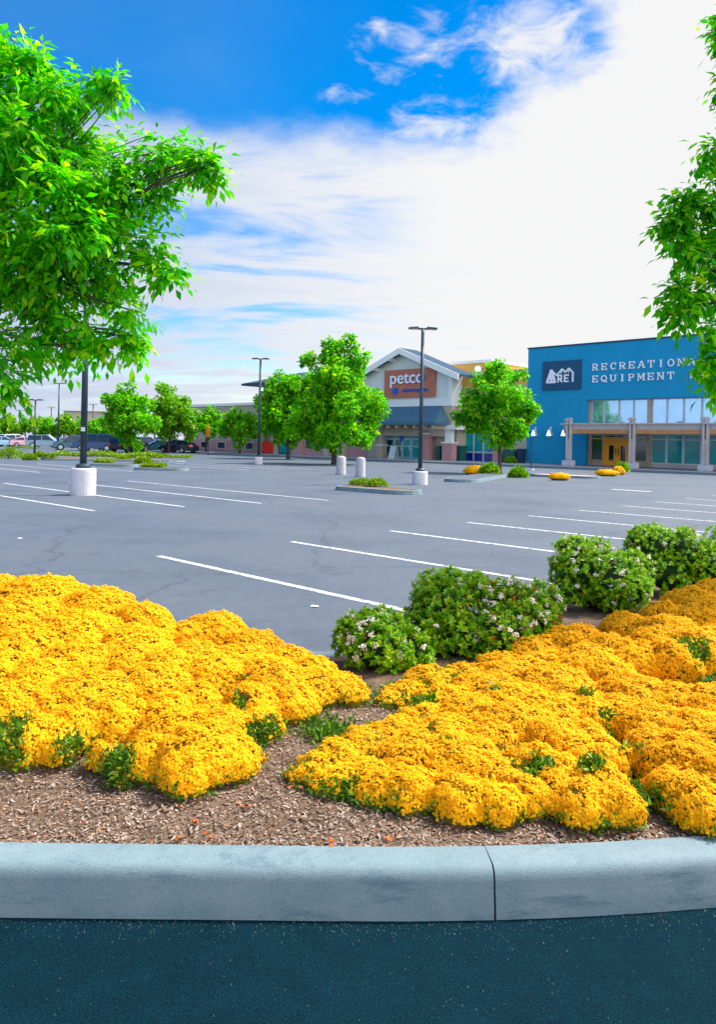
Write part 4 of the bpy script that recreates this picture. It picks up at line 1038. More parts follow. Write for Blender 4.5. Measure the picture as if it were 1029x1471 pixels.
# navy logo panel with mountain outline, tree and three letters
p0 = FP(780.7, 520, 0.1); p1 = FP(835, 559, 0.1)
lg = thing('shop_sign', 'navy square sign panel with white mountain peaks and three letters on the blue wall', 'sign', fw(p0[0], 0, p1[1]), RZ)
W_, H_ = p1[0]-p0[0], p0[1]-p1[1]
MB().box(0, W_, -0.14, -0.004, 0, H_).build('panel', M['blue_dark'], lg)
lt = MB()
def st_(a, b, t, i): strokes(lt, [(a, b, t)], 0, 0, W_, H_, -0.175-0.002*i, -0.142)
k = 0
# baseline stroke, fir tree, peaks
for a, b, t in (((0.11, 0.27), (0.36, 0.27), 0.06), ((0.13, 0.28), (0.24, 0.70), 0.09), ((0.34, 0.28), (0.24, 0.70), 0.09), ((0.24, 0.28), (0.24, 0.62), 0.10), ((0.16, 0.42), (0.32, 0.42), 0.06),
               ((0.30, 0.62), (0.38, 0.50), 0.05), ((0.38, 0.50), (0.52, 0.71), 0.055), ((0.52, 0.71), (0.61, 0.60), 0.055), ((0.61, 0.60), (0.70, 0.72), 0.055), ((0.70, 0.72), (0.82, 0.54), 0.055), ((0.52, 0.71), (0.50, 0.56), 0.03), ((0.70, 0.72), (0.69, 0.58), 0.03)):
    st_(a, b, t, k); k += 1
def sans(ch):
    if ch == 'R': return [((0.15, 0), (0.15, 1), 0.2), ((0.15, 0.92), (0.65, 0.92), 0.18), ((0.15, 0.45), (0.65, 0.45), 0.18), ((0.72, 0.42), (0.72, 0.95), 0.2), ((0.45, 0.45), (0.85, 0.02), 0.22)]
    if ch == 'E': return [((0.15, 0), (0.15, 1), 0.2), ((0.15, 0.92), (0.85, 0.92), 0.18), ((0.15, 0.5), (0.75, 0.5), 0.16), ((0.15, 0.08), (0.85, 0.08), 0.18)]
    return [((0.4, 0), (0.4, 1), 0.22)]
for i, ch in enumerate('REI'):
    strokes(lt, sans(ch), W_*(0.40+0.17*i), H_*0.26, W_*0.15, H_*0.26, -0.178-0.001*i, -0.142)
lt.build('lettering', M['white'], lg)
# wall lettering, two lines
q0 = FP(851, 532.5, 0.1); q1 = FP(999.5, 525, 0.1); r0 = FP(851, 549.5, 0.1); q0t = FP(851, 523, 0.1)
lh = (q0t[1]-q0[1])*1.02
wl = thing('wall_lettering', 'two lines of white slab serif capitals on the blue wall', 'sign', fw(q0[0], 0, r0[1]), RZ)
pitch = (q1[0]-q0[0])/10.72
def wall_letter(ch, x, z):
    b = MB(); strokes(b, slab(ch), x, z, pitch*0.74, lh, -0.12, -0.02); b.build('letter', M['white'], wl)
for i, ch in enumerate('RECREATIONAL'): wall_letter(ch, pitch*i, q0[1]-r0[1])
for i, ch in enumerate('EQUIPMENT'): wall_letter(ch, pitch*i, 0)
for i, ch in enumerate('INC'): wall_letter(ch, pitch*(10.0+i), 0)

# ---------------------------------------------------------------- gabled pet store with its wings
pet = thing('store_building', 'gabled pale grey store with an awning, brick columns and long side wings', 'building', (C0.x, C0.y, 0), RZ)
PO = 2.2
def ps(px): return S(px, PO)
zb = SW+0.002
# main range, ochre above, beige below
zc = Z(665, 541, 0.0)
sl0, sl1 = S(372), -0.02
b = MB(); b.box(S(400), sl1, 0.0, 24, zb, Z(665, 556)); b.build('wall', M['beige_wall'], pet)
b = MB(); b.box(S(400), sl1, 0.02, 24, Z(665, 556)+0.002, zc); b.build('upper_wall', M['yellow_wall'], pet)
b = MB(); b.box(S(400), sl1, -0.45, 24, zc+0.002, zc+0.28); b.build('cornice', M['taupe'], pet)
b = MB(); b.box(S(640, -1.5), S(706, -1.5), 1.5, 20, zc+0.284, Z(670, 523, -1.5)); b.build('attic_wall', M['yellow_wall'], pet)
b = MB(); b.box(S(640, -1.5), S(708, -1.5), 1.2, 20.3, Z(670, 523, -1.5)+0.002, Z(670, 521, -1.5)+0.12); b.build('attic_cornice', M['trim_white'], pet)
# gable pavilion
g0, g1 = ps(540), ps(648.5); zt = Z(600, 584, PO); gm = ps(581); zpk = Z(580, 505, PO); ze = Z(650, 534, PO)
g0 = gm-(g1-gm)
b = MB(); b.prism([(g0, zt), (g1, zt), (g1, ze), (gm, zpk), (g0, ze)], 'y', -PO, -0.8); b.build('gable_wall', M['gable_wall'], pet)
sl = (zpk-ze)/(g1-gm); OV = 1.35
for sgn, nm in ((1, 'roof'), (-1, 'roof')):
    ex = gm + sgn*(g1-gm+OV); zz = zpk - sl*(g1-gm+OV)
    b = MB(); b.prism([(gm, zpk+0.02), (ex, zz+0.02), (ex, zz+0.24), (gm, zpk+0.24)], 'y', -PO-0.9, -0.7); rf = b.build(nm, M['roof'], pet)
    b = MB(); b.prism([(gm, zpk-0.32), (ex, zz-0.32), (ex, zz+0.22), (gm, zpk+0.22)], 'y', -PO-1.0, -PO-0.905); b.build('barge_board', M['trim_white'], rf)
    for q in (0.25, 0.62, 0.97):
        x = gm + sgn*(g1-gm)*q; z_ = zpk - sl*(g1-gm)*q
        MB().box(x-0.10, x+0.10, -PO-0.9, -PO-0.004, z_-0.34, z_-0.04).build('bracket', M['trim_white'], rf)
b = MB(); b.box(g0-0.02, g1+0.02, -PO-0.08, -PO-0.003, zt, Z(600, 574, PO)); b.box(g1-0.4, g1+0.02, -PO-0.06, -PO-0.003, Z(600, 574, PO)+0.002, ze-0.1); b.build('trim_band', M['trim_white'], pet)
# recessed panelled corner to the right of the gable
b = MB(); b.box(S(637, 1.0), S(651, 1.0), -1.0, -0.004, Z(640, 600, 1.0), Z(640, 545, 1.0)); b.build('corner_panel', M['beige_wall'], pet)
# awning
aw0, aw1 = ps(546), ps(634); AW = 2.0
zt2, zbm = zt+0.02, Z(600, 606, PO+AW)
b = MB()
b.add([(aw0, -PO-0.1, zt2), (aw1, -PO-0.1, zt2), (aw1+0.9, -PO-AW, zbm), (aw0-0.9, -PO-AW, zbm), (aw0, -PO-0.1, zt2-0.15), (aw1, -PO-0.1, zt2-0.15), (aw1+0.9, -PO-AW, zbm-0.25), (aw0-0.9, -PO-AW, zbm-0.25), (aw1+0.9, -PO-0.1, zbm), (aw0-0.9, -PO-0.1, zbm), (aw1+0.9, -PO-0.1, zbm-0.25), (aw0-0.9, -PO-0.1, zbm-0.25)],
      [(0, 1, 2, 3), (1, 8, 2), (0, 3, 9), (3, 2, 6, 7), (2, 8, 10, 6), (9, 3, 7, 11), (7, 6, 10, 11)])
aw = b.build('awning', M['awning'], pet)
b = MB()
for k in range(9):
    x = aw0-0.5 + (aw1-aw0+1.0)*k/8
    b.box(x-0.08, x+0.08, -PO-AW+0.1, -PO-0.12, zbm-0.55, zbm-0.27)
b.build('rafter', M['tan'], aw)
b = MB(); b.box(g0, g1, -PO+0.02, -PO+0.5, zbm-1.2, zt-0.004); b.build('fascia_wall', M['beige_wall'], pet)
# glazed entrance under the awning
EO = 1.5
e0, e1 = S(552.5, EO), S(605, EO); zE = Z(575, 612, EO)
b = MB(); b.box(g0+0.02, g1-0.02, -EO+0.12, -0.01, zb, zbm-0.3); b.build('entrance_wall', M['beige_wall'], pet)
tr0 = Z(575, 630, EO)
xs_ = [e0 + (e1-e0)*t for t in (0, 0.27, 0.5, 0.74, 1.0)]
for a_, b_ in zip(xs_[:-1], xs_[1:]): window(pet, a_, b_-0.01, tr0+0.02, zE, -EO+0.1, M['glass_teal'], M['cyan_frame'], 0.10, 'transom_window')
for i, (a_, b_) in enumerate(zip(xs_[:-1], xs_[1:])):
    dd_ = window(pet, a_, b_-0.01, zb+0.02, tr0, -EO+0.1, M['glass_dark'] if i < 2 else M['glass_teal'], M['cyan_frame'], 0.13, 'door', 1.3)
    MB().box(b_-0.2, b_-0.15, -EO-0.06, -EO+0.0, 0.9, 1.4).build('handle', M['alu'], dd_)
ap = S(577, EO)
b = MB(); b.prism([(ap+0.25*math.cos(a), Z(573, 628, EO)+0.45*math.sin(a)) for a in np.linspace(0, 2*math.pi, 14)[:-1]], 'y', -EO-0.05, -EO+0.008); b.build('door_decal', M['sign_blue'], pet)
# piers and brick columns
def column(px0, px1, out, zmid, ztop, m1, m2):
    s0, s1 = S(px0, out), S(px1, out)
    c = MB().box(s0, s1, -out-0.2, -out+0.5, zb, zmid).build('column', m1, pet)
    MB().box(s0+0.18, s1-0.18, -out-0.06, -out+0.36, zmid+0.12, ztop).build('shaft', m2, c)
    MB().box(s0-0.06, s1+0.06, -out-0.26, -out+0.56, zmid+0.002, zmid+0.118).build('column_cap', M['trim_white'], c)
zbeam = Z(630, 617, PO)
column(606.5, 617.5, PO, Z(612, 624, PO), zbeam, M['pink_brick'], M['pink_brick'])
column(637.5, 651.5, PO, Z(645, 637, PO), zbeam, M['pink_brick'], M['trim_white'])
column(621, 628, 1.2, Z(625, 645, 1.2), zbeam, M['beige_wall'], M['trim_white'])
column(543, 551.5, PO, Z(547, 640, PO), zbeam, M['beige_wall'], M['beige_wall'])
column(710.5, 723, 0.6, Z(716, 633, 0.6), Z(716, 600, 0.6), M['pink_brick'], M['beige_wall'])
b = MB(); b.box(S(606, PO), S(657, PO), -PO-0.3, -0.3, zbeam+0.002, Z(630, 610.5, PO)); b.build('porch_beam', M['trim_white'], pet)
# shop windows to the right: teal over a blue film
w0, w1 = S(668, 0.02), S(710, 0.02)
zmid = Z(690, 650, 0.02); ztop = Z(690, 619, 0.02)
for k in range(3):
    a_, b_ = w0+(w1-w0)*k/3, w0+(w1-w0)*(k+1)/3-0.02
    window(pet, a_, b_, zmid+0.01, ztop, -0.002, M['glass_teal'], M['alu'], 0.06)
    window(pet, a_, b_, Z(690, 663.5, 0.02), zmid, -0.002, M['glass_blue'], M['alu'], 0.05, 'lower_window')
for px0, px1, py0, py1 in ((653, 667, 618, 650), (618, 634, 618, 660)):
    window(pet, S(px0, 0.02), S(px1, 0.02), max(Z(px0, py1, 0.02), 0.3), Z(px0, py0, 0.02), -0.002, M['glass_dark'], M['tan'], 0.10)
# brick range to the left of the gable
LO = 1.2
b = MB(); b.box(S(383, LO), g0-0.01, -LO, -0.003, zb, Z(450, 622, LO)); b.build('brick_wall', M['pink_brick'], pet)
b = MB(); b.box(S(383, LO), g0-0.01, -LO+0.05, -0.004, Z(450, 622, LO)+0.002, Z(450, 556, LO)); b.build('wing_wall', M['gable_wall'], pet)
b = MB(); b.box(S(383, LO)-0.3, g0-0.02, -LO-0.35, -0.46, Z(450, 556, LO)+0.002, Z(450, 552, LO)+0.1); b.build('wing_cornice', M['taupe'], pet)
window(pet, S(439, LO), S(466, LO), Z(450, 646, LO), Z(450, 627, LO), -LO-0.002, M['glass_dark'], M['tan'], 0.10)
window(pet, S(401, LO), S(420, LO), zb+0.02, Z(410, 631, LO), -LO-0.002, M['glass_teal'], M['cap'], 0.10)
for px0, px1, mm in ((485, 498.5, 'beige_wall'), (421.5, 437, 'pink_brick'), (392, 400, 'beige_wall'), (468, 474, 'beige_wall'), (373, 379, 'beige_wall')):
    MB().box(S(px0, LO), S(px1, LO), -LO-0.35, -LO-0.003, zb, Z(450, 621, LO)).build('pilaster', M[mm], pet)
# corner tower with a low hipped roof and deep eaves
t0, t1 = S(384, LO+0.5), S(470, LO+0.5); zT = Z(390, 557, LO+0.5)
b = MB(); b.box(t0, t1, -LO-0.5, 9, Z(450, 620, LO), zT); tw = b.build('tower_wall', M['gable_wall'], pet)
eo = 2.1; zt_ = Z(380, 553, LO+2)
b = MB(); x0, x1, y0, y1 = t0-eo, t1+eo, -LO-0.5-eo, 9+eo
ci, cj = min(4.5, (x1-x0)/2-0.2), 4.5; zh = zt_+1.55
b.add([(x0, y0, zt_), (x1, y0, zt_), (x1, y1, zt_), (x0, y1, zt_), (x0, y0, zt_+0.22), (x1, y0, zt_+0.22), (x1, y1, zt_+0.22), (x0, y1, zt_+0.22), (x0+ci, y0+cj, zh), (x1-ci, y0+cj, zh), (x1-ci, y1-cj, zh), (x0+ci, y1-cj, zh)],
      [(3, 2, 1, 0), (0, 1, 5, 4), (1, 2, 6, 5), (2, 3, 7, 6), (3, 0, 4, 7), (4, 5, 9, 8), (5, 6, 10, 9), (6, 7, 11, 10), (7, 4, 8, 11), (8, 9, 10, 11)])
b.build('hip_roof', M['roof'], tw)
# low far wing
f0, f1 = S(268, 0.8), S(382, 0.8); zF = Z(320, 583.5, 0.8)
b = MB(); b.box(f0, f1, -0.8, 18, Z(320, 632, 0.8)+0.002, zF); b.build('low_wing_wall', M['beige_wall'], pet)
b = MB(); b.box(f0, f1, -0.85, 18.02, zb, Z(320, 632, 0.8)); b.build('low_wing_base', M['pink_brick'], pet)
b = MB(); b.box(f0-0.3, f1, -1.15, 18.3, zF+0.002, zF+0.3); b.build('low_wing_cornice', M['trim_white'], pet)
for px0, px1 in ((288, 300), (312, 324), (333, 341), (352, 364)):
    window(pet, S(px0, 0.9), S(px1, 0.9), zb+0.3, Z(320, 634, 0.9), -0.852, M['glass_dark'], M['taupe'], 0.12)
# round wall lanterns under the eaves
def globe(px, py, out, r):
    s_, z_ = FP(px, py, out); n = 12
    prof = [(0.02, -r)] + [(r*math.cos(a), r*math.sin(a)) for a in np.linspace(-1.3, 1.3, 9)] + [(0.02, r)]
    m_ = MB().lathe(prof, 16, (s_, -out, z_)).build('globe_lamp', M['lit'], pet, True)
    MB().box(s_-0.05, s_+0.05, -out+r*0.9, -0.2 if out > 0.5 else 0.3, z_-0.05, z_+0.05).build('lamp_arm', M['lamp_metal'], m_)
globe(687, 530, 0.9, 0.26)
globe(378, 562, LO+1.4, 0.30)

# shop sign of the pet store
z_s1 = Z(553, 533, PO); a0_, a1_ = ps(553), ps(626); z_s0 = Z(553, 572.5, PO)
sg = thing('shop_sign', 'terracotta shop sign with fat white lower case letters under the gable', 'sign', fw(a0_, PO, z_s0), RZ)
WS, HS = a1_-a0_, z_s1-z_s0
MB().box(0, WS, -0.22, -0.09, 0, HS).build('panel', M['red_panel'], sg)
def text_mesh(name, body, size, x, z, y, m, parent, off=0.0, ext=0.03, wd=None):
    cu = bpy.data.curves.new(name, 'FONT'); cu.body = body; cu.size = size; cu.extrude = ext; cu.offset = off; cu.space_character = 0.98
    to = bpy.data.objects.new(name, cu); COL.objects.link(to)
    bpy.context.view_layer.update()
    me = bpy.data.meshes.new_from_object(to.evaluated_get(bpy.context.evaluated_depsgraph_get()))
    bpy.data.objects.remove(to); bpy.data.curves.remove(cu)
    co_ = np.empty(len(me.vertices)*3, np.float32); me.vertices.foreach_get('co', co_); co_ = co_.reshape(-1, 3)
    mn, mx = co_.min(0), co_.max(0); k = (wd/(mx[0]-mn[0])) if wd else 1.0
    new = np.stack([x+(co_[:, 0]-mn[0])*k, y-co_[:, 2], z+co_[:, 1]], 1).astype(np.float32)
    me.vertices.foreach_set('co', new.ravel()); me.update(); me.materials.clear()
    o_ = bpy.data.objects.new(name, me); COL.objects.link(o_); me.materials.append(m); o_.parent = parent
    return o_
text_mesh('letter_backing', 'petco', HS*0.62, WS*0.115, HS*0.50, -0.25, M['sign_blue'], sg, 0.055*HS*0.30, 0.02, WS*0.70)
text_mesh('lettering', 'petco', HS*0.62, WS*0.135, HS*0.505, -0.32, M['white'], sg, 0.018*HS*0.30, 0.03, WS*0.665)
text_mesh('small_lettering', 'animal supplies', HS*0.20, WS*0.37, HS*0.20, -0.25, M['sign_blue'], sg, 0.012, 0.02, WS*0.50)
b = MB(); b.lathe([(HS*0.13, 0), (HS*0.13, 0.08)], 18); dk = b.build('round_emblem', M['sign_blue'], sg); dk.rotation_euler = (R(90), 0, 0); dk.location = (WS*0.235, -0.222, HS*0.24)

# far long roof beyond the tree row
fb = thing('far_building', 'long low building with a flat pale roof beyond the far trees', 'building', P(60, 640, 190).xy.to_3d(), R(8))
MB().box(5, 17, 0, 20, 0.0, 8.0).build('wall', M['beige_wall'], fb)
MB().box(4.5, 17.5, -1, 21, 8.003, 8.6).build('roof', M['trim_white'], fb)
b = MB()
for k in range(2):
    window(fb, 6+k*5.6, 9+k*5.6, 1, 3.6, -0.003, M['glass_dark'], M['taupe'], 0.15)

# ================================================================ SIGNS, BINS, SMALL THINGS BY THE STORES
s_, _ = FP(385, 650, LO+0.5); zz0, zz1 = SW+0.05, Z(385, 634.5, LO+0.5)
rb = thing('notice_board', 'bright red board standing against the brick wing beside the dark lamp pole', 'board', fw(S(378, LO+0.5), LO+0.5, SW), RZ)
wv = S(392, LO+0.5)-S(378, LO+0.5)
MB().box(0, wv, -0.12, 0, 0.12, zz1-SW).build('panel', M['red_board'], rb, bevel=0.01)
b = MB(); b.box(0.08, 0.16, -0.10, -0.02, 0, 0.118); b.box(wv-0.16, wv-0.08, -0.10, -0.02, 0, 0.118); b.build('leg', M['lamp_metal'], rb)
bp = P(299, 640, 78)
ob = thing('banner_pole', 'slim pole with an orange banner in front of the low brick wing', 'banner', (bp.x, bp.y, 0), RZ)
MB().lathe([(0.05, 0), (0.05, P(299, 612, 78).z)], 8).build('pole', M['lamp_metal'], ob)
zz = P(299, 620, 78).z
MB().prism([(-0.3, zz-0.5), (0.3, zz-0.5), (0.35, zz+0.1), (0, zz+0.75), (-0.35, zz+0.1)], 'y', -0.09, -0.055).build('banner', M['orange_board'], ob)
def bin_(label, px, out, wd, ht, m):
    t = thing('litter_bin', label, 'bin', fw(S(px, out), out, SW), RZ, 'bins by the store fronts')
    h = wd/2
    b = MB(); b.add([(-h*0.85, -h*0.85, 0), (h*0.85, -h*0.85, 0), (h*0.85, h*0.85, 0), (-h*0.85, h*0.85, 0), (-h, -h, ht), (h, -h, ht), (h, h, ht), (-h, h, ht)], [(0, 3, 2, 1), (4, 5, 6, 7), (0, 1, 5, 4), (1, 2, 6, 5), (2, 3, 7, 6), (3, 0, 4, 7)])
    b.build('body', m, t); b = MB(); b.prism([(-h*1.08, ht+0.002), (h*1.08, ht+0.002), (h*0.8, ht+0.16), (-h*0.8, ht+0.16)], 'y', -h*1.08, h*1.08); b.build('lid', m, t)
bin_('tall navy litter bin beside the edge of the blue store wall', 750, 0.7, 0.55, 1.0, M['navy_bin'])
bin_('wide dark green bin between the brick column and the teal shop window', 660, 1.0, 1.0, 1.15, M['green_bin'])
bin_('dark green bin in front of the beige wall strip next to the navy bin', 735, 0.7, 1.0, 0.95, M['green_bin'])
bin_('narrow dark green bin between the two brick columns', 632, 1.6, 0.5, 1.1, M['green_bin'])
ac = thing('sandwich_board', 'pale folding board on the pavement before the dark entrance doors', 'board', fw(S(566, 3.2), 3.2, SW), RZ)
b = MB(); b.prism([(-0.38, 0), (-0.32, 0), (0.0, 1.15), (-0.06, 1.15)], 'x', -0.35, 0.35); b.build('front_panel', M['alu'], ac)
b = MB(); b.prism([(0.32, 0), (0.38, 0), (0.06, 1.15), (0.004, 1.15)], 'x', -0.35, 0.35); b.build('rear_panel', M['alu'], ac)
pg = G(763.5, 676)
ps_ = thing('sign_post', 'thin dark post without visible plate at the corner of the blue store', 'post', (pg.x, pg.y, 0))
MB().lathe([(0.06, 0), (0.05, 0.05), (0.04, 0.1), (0.04, 2.0)], 8).build('post', M['lamp_metal'], ps_)
MB().lathe([(0.2, 0), (0.2, 0.12)], 10).build('base', M['plinth'], ps_)
fl = thing('feather_banner', 'tall narrow navy and red banner beside the first canopy post', 'banner', fw(S(813, 3.0), 3.0, SW), RZ)
MB().lathe([(0.03, 0), (0.03, 3.3)], 8).build('pole', M['lamp_metal'], fl)
MB().prism([(0.03, 0.5), (0.45, 0.5), (0.5, 2.4), (0.03, 3.2)], 'y', -0.02, 0.02).build('cloth', M['blue_dark'], fl)
MB().prism([(0.25, 0.6), (0.36, 0.6), (0.38, 2.3), (0.25, 2.5)], 'y', -0.03, -0.023).build('red_stripe', M['red_board'], fl)

# ================================================================ LAMP POSTS
LG = 'parking lot lamp posts'
def lamp(label, px, py, top_py, plinth_h=0.74, plinth_r=0.33, arm=0.52, pole_r=0.065, d=None, topz=None, rot=0.0, round_=True, z0=0):
    g_ = G(px, py) if d is None else Vector((P(px, 640, d).x, d, 0))
    d = g_.y
    tz = topz if topz else P(px, top_py, d).z
    t = thing('lamp_post', label, 'lamp post', g_, rot, LG)
    t.rotation_euler = (0, 0, rot)
    if plinth_h:
        MB().lathe([(plinth_r, 0), (plinth_r, plinth_h-0.05), (plinth_r-0.015, plinth_h-0.015), (plinth_r-0.05, plinth_h)], 28).build('plinth', M['plinth'], t)
    z = plinth_h
    MB().lathe([(pole_r*2.4, z), (pole_r*2.4, z+0.07), (pole_r*2.0, z+0.10), (pole_r*1.15, z+0.13)], 16).build('base_cover', M['lamp_metal'], t)
    MB().lathe([(pole_r*1.1, z+0.1), (pole_r*0.8, tz)], 14).build('pole', M['lamp_metal'], t, True)
    ar = MB().box(-arm*0.35, arm*0.35, -0.03, 0.03, tz-0.02, tz+0.05).build('arm', M['lamp_metal'], t)
    for sgn in (-1, 1):
        x0, x1 = sgn*arm*0.3, sgn*arm
        hb = MB().add([(x0, -0.07, tz+0.01), (x1, -0.15, tz+0.0), (x1, 0.15, tz+0.0), (x0, 0.07, tz+0.01), (x0, -0.06, tz+0.10), (x1, -0.13, tz+0.065), (x1, 0.13, tz+0.065), (x0, 0.06, tz+0.10)],
                      [(0, 3, 2, 1), (4, 5, 6, 7), (0, 1, 5, 4), (1, 2, 6, 5), (2, 3, 7, 6), (3, 0, 4, 7)]).build('lamp_head', M['lamp_metal'], t)
        MB().box(min(x0, x1)+0.09, max(x0, x1)-0.05, -0.09, 0.09, tz-0.012, tz-0.002).build('lens', M['lens'], hb)
    return t
big = lamp('large lamp post on a white round plinth, its top hidden by ash leaves', 118.5, 711, 0, 0.74, 0.345, 0.6, 0.085, topz=6.4)
MB().box(-0.05, 0.05, -0.10, -0.07, 1.75, 1.86).build('access_plate', M['alu'], big)
lamp('lamp post on a white plinth rising in front of the gabled store sign', 603.5, 696, 473, 0.52, 0.30, 0.55, 0.075, rot=R(4))
lamp('slim double headed lamp post beside the red board and overhanging eave', 371.5, 667, 516, 0.5, 0.28, 0.56, 0.085)
lamp('short lamp post with a broad flat head above the low green tufts', 49, 657, 575, 0.1, 0.1, 0.55, 0.07)
lamp('tall thin lamp post rising behind the parked silver off-roader', 83, 650, 551, 0.5, 0.3, 0.7, 0.09, d=88)
lamp('tiny far lamp post between the short and the tall thin ones', 72.5, 645, 585, 0.5, 0.3, 0.8, 0.12, d=150)
lamp('tiny far lamp post above the dark tree beside the big lamp pole', 132.5, 645, 581, 0.5, 0.3, 0.8, 0.12, d=140)
lamp('faintest far lamp post over the first trees at the photo edge', 27, 645, 590, 0.5, 0.3, 0.8, 0.12, d=165)

# white bollards
def bollard(label, px, py, hpx, rpx):
    g_ = G(px, py); h = hpx/F*g_.y; r = rpx/F*g_.y
    t = thing('bollard', label, 'bollard', g_, 0, 'white concrete bollards')
    MB().lathe([(r*1.05, 0), (r, 0.04), (r*0.97, h*0.88), (r*0.85, h*0.95), (r*0.55, h*0.99), (r*0.15, h)], 20).build('body', M['bollard'], t, True)
    MB().lathe([(r*1.25, -0.01), (r*1.2, 0.03)], 20).build('foot', M['kerb'], t)
bollard('white concrete bollard directly before the trunk of the tallest lot tree', 490, 682, 27, 7)
bollard('white concrete bollard nearer the lamp post, standing a little lower', 518, 685.5, 29, 7)
for i, (px, py, lab) in enumerate(((28, 774, 'white paper scrap lying alone on the open asphalt'), (452, 872, 'pale paper scrap near the island kerb end'))):
    g_ = G(px, py); b = MB()
    b.add([(-0.04, -0.018, 0.008), (0.034, -0.025, 0.01), (0.042, 0.02, 0.008), (-0.028, 0.028, 0.016), (0, 0, 0.02)], [(0, 1, 4), (1, 2, 4), (2, 3, 4), (3, 0, 4), (3, 2, 1, 0)])
    o = b.build('paper_scrap', M['paper']); o.location = g_; tag(o, lab, 'litter')

# ================================================================ LOT ISLANDS, BUSHES, GRASS
def lot_island(p, q, wd, z=0.13, fill='soil'):
    """kerbed island with rounded ends between ground points p and q"""
    p, q = Vector(p), Vector(q); t = (q-p).normalized(); n = Vector((-t.y, t.x, 0)); r = wd/2
    def ring(rr, zz):
        out = []
        for c, sg in ((p, -1), (q, 1)):
            for k in range(9):
                a = math.pi*(k/8) - math.pi/2
                out.append(c + t*sg*math.cos(a)*rr + n*sg*math.sin(a)*rr + Vector((0, 0, zz)))
        return out
    A, B_, C_ = ring(r, 0.0), ring(r-0.02, z), ring(r-0.15, z); n_ = len(A)
    b = MB(); b.add(A+B_+C_, [(i, (i+1) % n_, n_+(i+1) % n_, n_+i) for i in range(n_)] + [(n_+i, n_+(i+1) % n_, 2*n_+(i+1) % n_, 2*n_+i) for i in range(n_)])
    o = structure(b.build('kerb', M['kerb']))
    b = MB(); b.add(ring(r-0.148, z-0.012), [tuple(range(n_))]); structure(b.build('planting_bed' if fill == 'soil' else 'pavement', M[fill]))
def tuft(name, label, cat, c, rx, ry, h, m, n=900, L=0.22, group=None):
    """bushy clump: pointed leaves springing from short stems spread through a low dome"""
    c = np.array(c)
    d = unit(n); d[:, 2] = np.abs(d[:, 2])
    q = d*np.array([rx, ry, h])*(rng.uniform(0.3, 1, n)**0.5*(1+0.18*np.sin(d[:, 0]*6+c[0])*np.cos(d[:, 1]*5)))[:, None]
    dr = d*0.7 + unit(n)*0.7 + np.array([0, 0, 0.4]); dr /= np.linalg.norm(dr, axis=1)[:, None]
    v, f = leaflets(q, dr, unit(n), L*rng.uniform(0.6, 1.2, n), L*0.25*rng.uniform(0.7, 1.2, n))
    t = thing(name, label, cat, c, 0, group)
    np_mesh('foliage', v, f, m, t)
    b = MB()
    for _ in range(9): b.tube([(random.uniform(-rx, rx)*.2, random.uniform(-ry, ry)*.2, -0.03), (random.uniform(-rx, rx)*.6, random.uniform(-ry, ry)*.6, h*0.7)], [0.02, 0.008], 5)
    b.build('stem', M['bark'], t)
    return t
lot_island(G(510, 704), G(578, 709), 1.3)
c_ = G(519, 702); tuft('bush', 'low spreading bush on the kerbed island left of the gable lamp post', 'bush', (c_.x, c_.y, 0.12), 0.40, 0.3, 0.20, M['grass'], 900, 0.09)
c_ = G(541, 704); tuft('bush', 'rounder yellow green bush beside the spreading one on the same island', 'bush', (c_.x, c_.y, 0.12), 0.40, 0.34, 0.26, M['grass'], 900, 0.09)
lot_island(G(664, 692), G(708, 685), 1.5, 0.13, 'lot')
def yflower(label, px, py, rx, h):
    c = G(px, py); n = 2600; d = unit(n); d[:, 2] = np.abs(d[:, 2])
    t = thing('flowering_plant', label, 'flowering plant', (c.x, c.y, 0.13), 0, 'small golden flower patches by the stores')
    q = d*np.array([rx, rx*0.7, h])*(1+0.15*np.sin(d[:, 0]*7+px)*np.sin(d[:, 1]*6))[:, None]
    np_mesh('blossoms', *florets(q, d, np.full(n, 0.045)), M['blossom'], t)
    arr = np.array([[0, 0, 0, rx*.9, rx*.63, h*.88]]); v, f = hull_mesh(arr, [0], 1.0); np_mesh('stems', v, f, M['inner'], t, True)
yflower('golden flower patch next to a round dark bush under the compact tree', 684, 682, 0.62, 0.34)
yflower('golden flower patch on the sunny kerb tip before the first canopy post', 804, 690, 0.5, 0.2)
yflower('golden flower patch in front of the orange timber doors', 872, 684, 0.62, 0.22)
yflower('small golden flower patch touching the bush by the timber doors', 889, 682, 0.38, 0.34)
def rbush(label, px, py, r, h, z=0.12):
    c = G(px, py); return tuft('bush', label, 'bush', (c.x, c.y, z), r, r*0.85, h, M['shrub_leaf'], 1500, 0.14, 'round dark bushes by the stores')
rbush('round dark bush beside the golden patch under the compact tree', 704, 683, 0.5, 0.48)
rbush('round dark bush alone on the asphalt side right of the slim trunk', 745, 686, 0.42, 0.52, 0.0)
rbush('small dark bush behind the golden patches at the timber doors', 894, 680, 0.42, 0.5)
rbush('small dark bush against the beige wall by the bins', 734, 668, 0.5, 0.5)
lot_island(G(783, 684.5), G(842, 687), 1.5, 0.13, 'sun_tint_walk')
